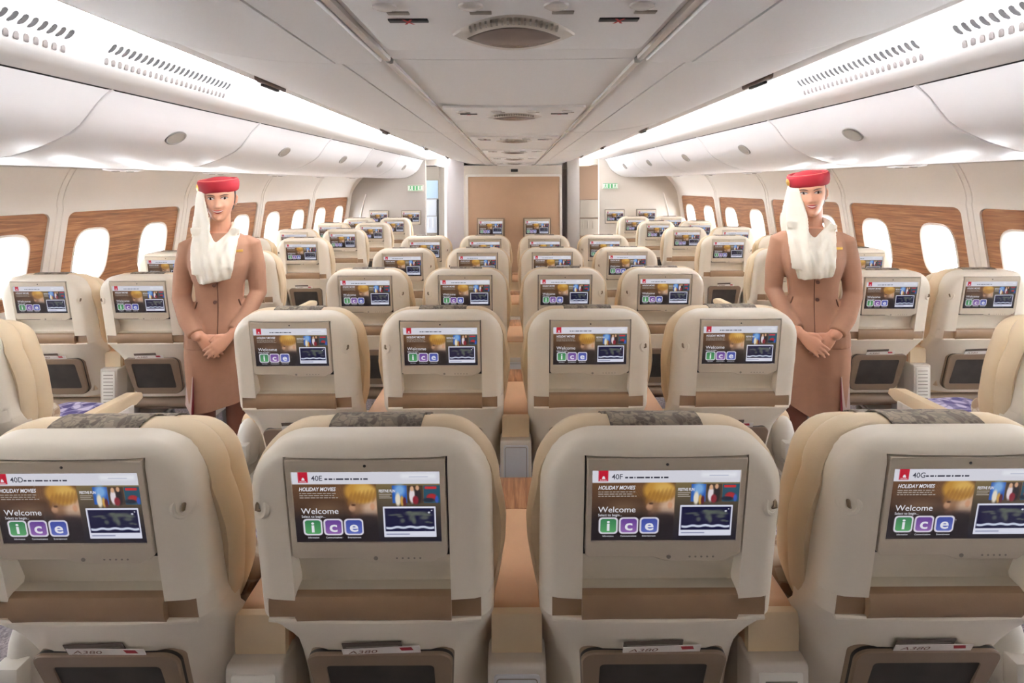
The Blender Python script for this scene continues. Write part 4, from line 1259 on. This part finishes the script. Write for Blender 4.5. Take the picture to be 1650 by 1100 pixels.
    for z in [1.555, 1.57, 1.60, 1.63, 1.66, 1.685, 1.705, 1.718]:
        a, yf, yb = hint(min(z, 1.733)); a += .006; yb += .008; R = []
        fr_ = .010 if z < 1.655 else (.010+(yf+.004-.010)*min(1, (z-1.655)/.02))
        for k in range(40):
            t2 = 2*PI*k/40; c = math.cos(t2); s_ = math.sin(t2)
            R.append((a*math.copysign(abs(c)**.9, c), (.014+(yb-.014)*abs(s_)**.9) if s_ > 0 else (.014+(fr_-.022-.014)*abs(s_)**.9 if z >= 1.655 else .014-.018*abs(s_)**.6), z))
        rings.append(R)
    m.loft(rings, True, True); m.ball((0, .115, 1.58), .045, .035, .045); part(m, 'hair', hair, fn=H)
    m = MB()
    for s in (-1, 1): m.ball((s*.079, .012, 1.586), .0042, .0042, .0042, 10, 6)
    part(m, 'earring', M_eyew, fn=H)
    # ---- hat with cord and badge
    TT = TH @ Matrix.Translation((0, .01, 1.665)) @ Matrix.Rotation(math.radians(5), 4, 'X') @ Matrix.Rotation(math.radians(-3), 4, 'Y')
    m = MB(); m.lathe([(.084, -.006), (.090, .0), (.0945, .02), (.096, .042), (.094, .055), (.088, .061), (.080, .060), (.074, .052), (.066, .058), (.05, .068), (.03, .073), (.008, .075)], 44, 'z', (0, 0, 0), sx=1.06, sy=1.14)
    hat = part(m, 'hat', M_hat, fn=lambda v: TT @ v, label='red felt pillbox hat')
    m = MB(); m.tube([(.089*1.06*math.cos(2*PI*k/44), .089*1.14*math.sin(2*PI*k/44), .0605) for k in range(45)], .0018, 6, cap=False); part(m, 'hat_cord', M_hattrim, hat, fn=lambda v: TT @ v)
    m = MB(); m.lathe([(.019, .0), (.019, -.004), (.014, -.007), (.004, -.008)], 18, 'x', (0, 0, 0), sy=1); bt = TT @ Matrix.Translation((-.0955, -.028, .026)) @ Matrix.Rotation(.35, 4, 'Z'); part(m, 'hat_badge', M_gold, hat, fn=lambda v: bt @ v)
    # ---- jacket
    j = MB()
    JR = [(.838, 0, .186, .126), (.90, 0, .184, .126), (.97, 0, .168, .116), (1.04, 0, .134, .104), (1.09, -.002, .123, .101), (1.16, -.006, .128, .109), (1.22, -.013, .145, .122), (1.27, -.015, .158, .127), (1.33, -.008, .163, .117), (1.385, .002, .163, .096), (1.42, .009, .136, .080), (1.440, .012, .105, .066), (1.452, .014, .060, .050)]
    JR = [(z, cy, rx*(.93 if z < 1.4 else .95), ry) for z, cy, rx, ry in JR]
    j.loft([torso_ring(*r) for r in JR], True, True)
    for s in (-1, 1):
        P_ = A[s]; k = [Vector(p) for p in P_]
        j.limb([k[0]+Vector((-s*.02, 0, .005)), k[0], k[1], k[2], k[3]], [.046, .054, .049, .046, .042], 18)
        j.tube([k[2], k[3], k[3]*.45+k[4]*.55, k[4]+(k[3]-k[4])*.12], [.044, .042, .040, .0385], 18)
    jm = remesh(j, 'jacket', M_suit, .006, 6); jo = link('jacket', jm, root)
    def jy(x, z):
        for p, q in zip(JR, JR[1:]):
            if p[0] <= z <= q[0]:
                t2 = (z-p[0])/(q[0]-p[0]); cy, rx, ry = (p[i]+(q[i]-p[i])*t2 for i in (1, 2, 3)); u = min(.99, abs(x)/rx)
                return cy-ry*(1-u**2.3)**(1/2.3)
        return -.1
    m = MB(); m.tube([(.006*mir, jy(.006, z)-.0005, z) for z in [.84+.03*k for k in range(13)]], .0022, 6); part(m, 'placket', M_line, jo)
    for z in (1.178, 1.085):
        m = MB(); m.lathe([(.0095, .003), (.0095, -.003), (.006, -.0045), (.002, -.004)], 14, 'y', (-.008*mir, jy(0, z)-.001, z)); part(m, 'button', M_button, jo)
    for s in (-1, 1):
        m = MB(); x0 = s*.098
        m.tube([(x0+s*.004*k, jy(x0+s*.004*k, 1.085-.014*k)-.0015, 1.085-.014*k) for k in range(5)], [.003, .004, .004, .004, .003], 6); part(m, 'pocket_edge', M_line, jo)
    m = MB(); bx = .098; bz = 1.352
    m.box(-.027, .027, -.003, .003, -.0065, .0065, .002); part(m, 'name_badge', M_gold, jo, fn=lambda v: Matrix.Translation((bx, jy(bx, bz)-.004, bz)) @ Matrix.Rotation(.38, 4, 'Z') @ v)
    # collar
    m = MB()
    for s in (-1, 1):
        V = []
        for k in range(9):
            t2 = k/8; zc = 1.425-.16*t2; xi = s*(.078-.03*t2); wv = .028+.030*math.sin(PI*min(1, t2*1.1))
            for q in (0, .5, 1):
                x = xi+s*wv*q; V.append((x, jy(min(.15, abs(x)), min(1.44, zc))-.006+.003*q, zc-.012*q))
        m.add(V, [(k*3+q, k*3+q+1, (k+1)*3+q+1, (k+1)*3+q) for k in range(8) for q in (0, 1)])
    part(m, 'lapel', M_suit, jo)
    # ---- skirt with a side pleat
    m = MB(); rings = []
    SR = [(.89, 0, .164, .118), (.82, 0, .172, .124), (.74, 0, .169, .123), (.66, 0, .161, .116), (.60, -.002, .154, .111), ((.60+hem)/2, -.004, .148, .107), (hem, -.006, .145, .106)]
    def srow(r, g=0):
        R = torso_ring(r[0], r[1], r[2]+g, r[3]+g, 48); out = []
        for x, y, z in R:
            f = min(1, max(0, (.89-z)/(.89-hem))); out.append((x, y+.004*f*math.sin(x*55), z+f*(slant*(x*mir)/.145)+.0))
        return out
    ext = [srow(r) for r in SR]; inn = [srow(r, -.004) for r in reversed(SR)]
    m.loft(ext+inn, True, False); sk = part(m, 'skirt', M_suit)
    # pale pleat panel and its dark red fold on the outer side
    m = MB(); px = -mir
    V = []
    zl = [.70, .63, .57, hem, hem-slant*.75]
    for k, z in enumerate(zl):
        f = k/4
        for q in range(5):
            u = q/4; x = px*(.120+.062*u+.006*f); V.append((x*.93, -.105+.125*u-.006*f+.01*u, z+ (.02*u)))
    m.add(V, [(k*5+q, k*5+q+1, (k+1)*5+q+1, (k+1)*5+q) for k in range(4) for q in range(4)]); part(m, 'pleat', M_suitpale, sk)
    m = MB(); m.tube([(px*.110, -.108, .70), (px*.110, -.110, .60), (px*.111, -.113, .54), (px*.112, -.114, hem-slant*.7)], [.001, .004, .006, .006], 6); part(m, 'pleat_lining', M_suitred, sk)
    # ---- hosiery and shoes
    for s in (-1, 1):
        m = MB(); m.limb([(s*.083, -.007, .64), (s*.078, -.004, .47), (s*.077, .012, .34), (s*.073, .020, .20), (s*.072, .022, .10), (s*.075, -.05, .050)], [.066, .0535, .0505, .040, .0345, .0315], 20); part(m, 'stocking', M_hose)
        m = MB(); m.loft([[(s*.076+w*math.cos(a)*1.0, y, max(.0, zc+h*math.sin(a))) for a in [2*PI*k/16 for k in range(16)]] for y, zc, w, h in ((-.168, .014, .012, .010), (-.15, .02, .028, .018), (-.11, .028, .036, .027), (-.06, .042, .035, .030), (.0, .062, .030, .030), (.05, .078, .028, .032), (.066, .084, .018, .022))], True, True)
        m.tube([(s*.074, .048, .06), (s*.074, .052, .0)], [.013, .008], 10); part(m, 'shoe', M_shoe)
    # ---- scarf: veil down from the hat, drape across the chest
    m = MB(); V = []; nu, nv = 34, 30
    Lz = lambda v: 1.53-.335*v
    for i in range(nv+1):
        v = i/nv
        for k in range(nu+1):
            u = k/nu; side = u*2-1
            # neckline: V between the two sides
            topz = 1.478-.075*max(0, 1-abs(side-.08)/.62)**.9 + (.02*max(0, -side-.35) if side < -.35 else .0)-.05*max(0, abs(side)-.8)
            botz = 1.196+.014*side+ (.0 if abs(side) < .86 else (abs(side)-.86)*.35)
            z = topz+(botz-topz)*v
            wt = .118; wb = .088
            x = side*(wt+(wb-wt)*v)-.008*(1-v)-.004
            ax = min(.15, abs(x)); base = jy(ax, min(1.44, z)) if z < 1.44 else min(jy(ax, 1.44), -.055-.35*(z-1.44)*0)
            fold = .007*math.sin(side*9+v*5+1)+.005*math.sin(side*17-v*8)+.004*math.sin(v*16+side*4)
            y = base-.016-.010*(1-abs(side))-fold*(.4+.8*v)-.012*v*(1-v)*2
            V.append((x, y, z))
    Fq = [(i*(nu+1)+k, i*(nu+1)+k+1, (i+1)*(nu+1)+k+1, (i+1)*(nu+1)+k) for i in range(nv) for k in range(nu)]
    sheet(m, V, nu, nv, (0, .011, 0))
    # veil hanging from the hat beside the face, down over the shoulder
    W = []
    n2, m2 = 30, 22
    for i in range(m2+1):
        v = i/m2
        for k in range(n2+1):
            u = k/n2
            zt = 1.700-.46*v
            fx, fy = -.068+.034*min(1, max(0, (v-.12)/.3))+.02*max(0, v-.45), -.062-.085*min(1, v*1.3)**1.2
            rx, ry = -.100-.045*math.sin(PI*min(1, v*1.05)*.8)+.03*max(0, v-.5), .075-.06*v-.18*max(0, v-.6)
            x = fx+(rx-fx)*u-.042*math.sin(PI*min(1, u*1.2))*(.5+.5*v)-.005*math.sin(u*13+v*2)*(.3+v)
            y = fy+(ry-fy)*u-.010*math.sin(PI*u)*v-.004*math.sin(u*17+1)*(.3+v)
            if zt < 1.45: y = min(y, jy(min(.15, abs(x)), zt)-.024-.006*math.sin(u*11+v*4)) if u < .8 else y
            W.append((x, y, zt))
    Fw = [(i*(n2+1)+k, i*(n2+1)+k+1, (i+1)*(n2+1)+k+1, (i+1)*(n2+1)+k) for i in range(m2) for k in range(n2)]
    sheet(m, W, n2, m2, (.009, .007, 0))
    # folds round both sides of the neck
    for s, top in ((-1, 1.505), (1, 1.49)):
        for q in range(3):
            m.limb([(s*(.056+.008*q), .05, top-.006*q), (s*(.071+.008*q), .005, top-.010-.010*q), (s*(.066+.006*q), -.045, top-.035-.014*q), (s*(.040+.008*q)+.004, -.088-.003*q, top-.085-.016*q), (s*.014+.004, -.118, top-.14-.012*q)], [.014, .018, .018, .016, .010], 10)
    link('scarf', remesh(m, 'scarf', M_scarf, .0042, 5), root); sc = root.children[-1] if False else [o for o in root.children if o.name.startswith('scarf')][0]; sc['label'] = ('ivory scarf hanging from the hat across the chest')
    return root

person('smiling crew woman with red hat, ivory scarf and beige suit in the left aisle', (-1.625, 2.80, 0), .36, 1.0, 1, M_hair, (-.03, .06, .02), .515, .026)
person('smiling crew woman with red hat, ivory scarf and beige suit in the right aisle', (1.605, 2.74, 0), -.40, 1.01, -1, M_hairb, (-.07, -.06, .03), .465, .062)

# ================================================================== light and camera
w = bpy.data.worlds.new('World'); bpy.context.scene.world = w; w.use_nodes = True
bg = w.node_tree.nodes['Background']; bg.inputs[0].default_value = (.93, .96, 1, 1); bg.inputs[1].default_value = 26.0

cam = bpy.data.cameras.new('camera'); co = bpy.data.objects.new('camera', cam); C.objects.link(co)
cam.sensor_fit = 'HORIZONTAL'; cam.sensor_width = 36; cam.lens = F/1650*36
cam.shift_x = -4/1650; cam.shift_y = -252/1650
cam.clip_start = .02
ROLL = math.radians(.3)
co.location = (0, 0, ZC); co.rotation_euler = (PI/2, 0, 0)
co.rotation_mode = 'XYZ'
co.matrix_world = Matrix.Translation((0, 0, ZC)) @ Matrix.Rotation(PI/2, 4, 'X') @ Matrix.Rotation(-ROLL, 4, 'Z')
sc = bpy.context.scene; sc.camera = co
sc.view_settings.view_transform = 'Standard'; sc.view_settings.look = 'None'; sc.view_settings.gamma = 1; sc.view_settings.use_curve_mapping = False
sc.view_settings.exposure = 0.78
sc.cycles.use_denoising = True
sc.cycles.max_bounces = 10; sc.cycles.diffuse_bounces = 7
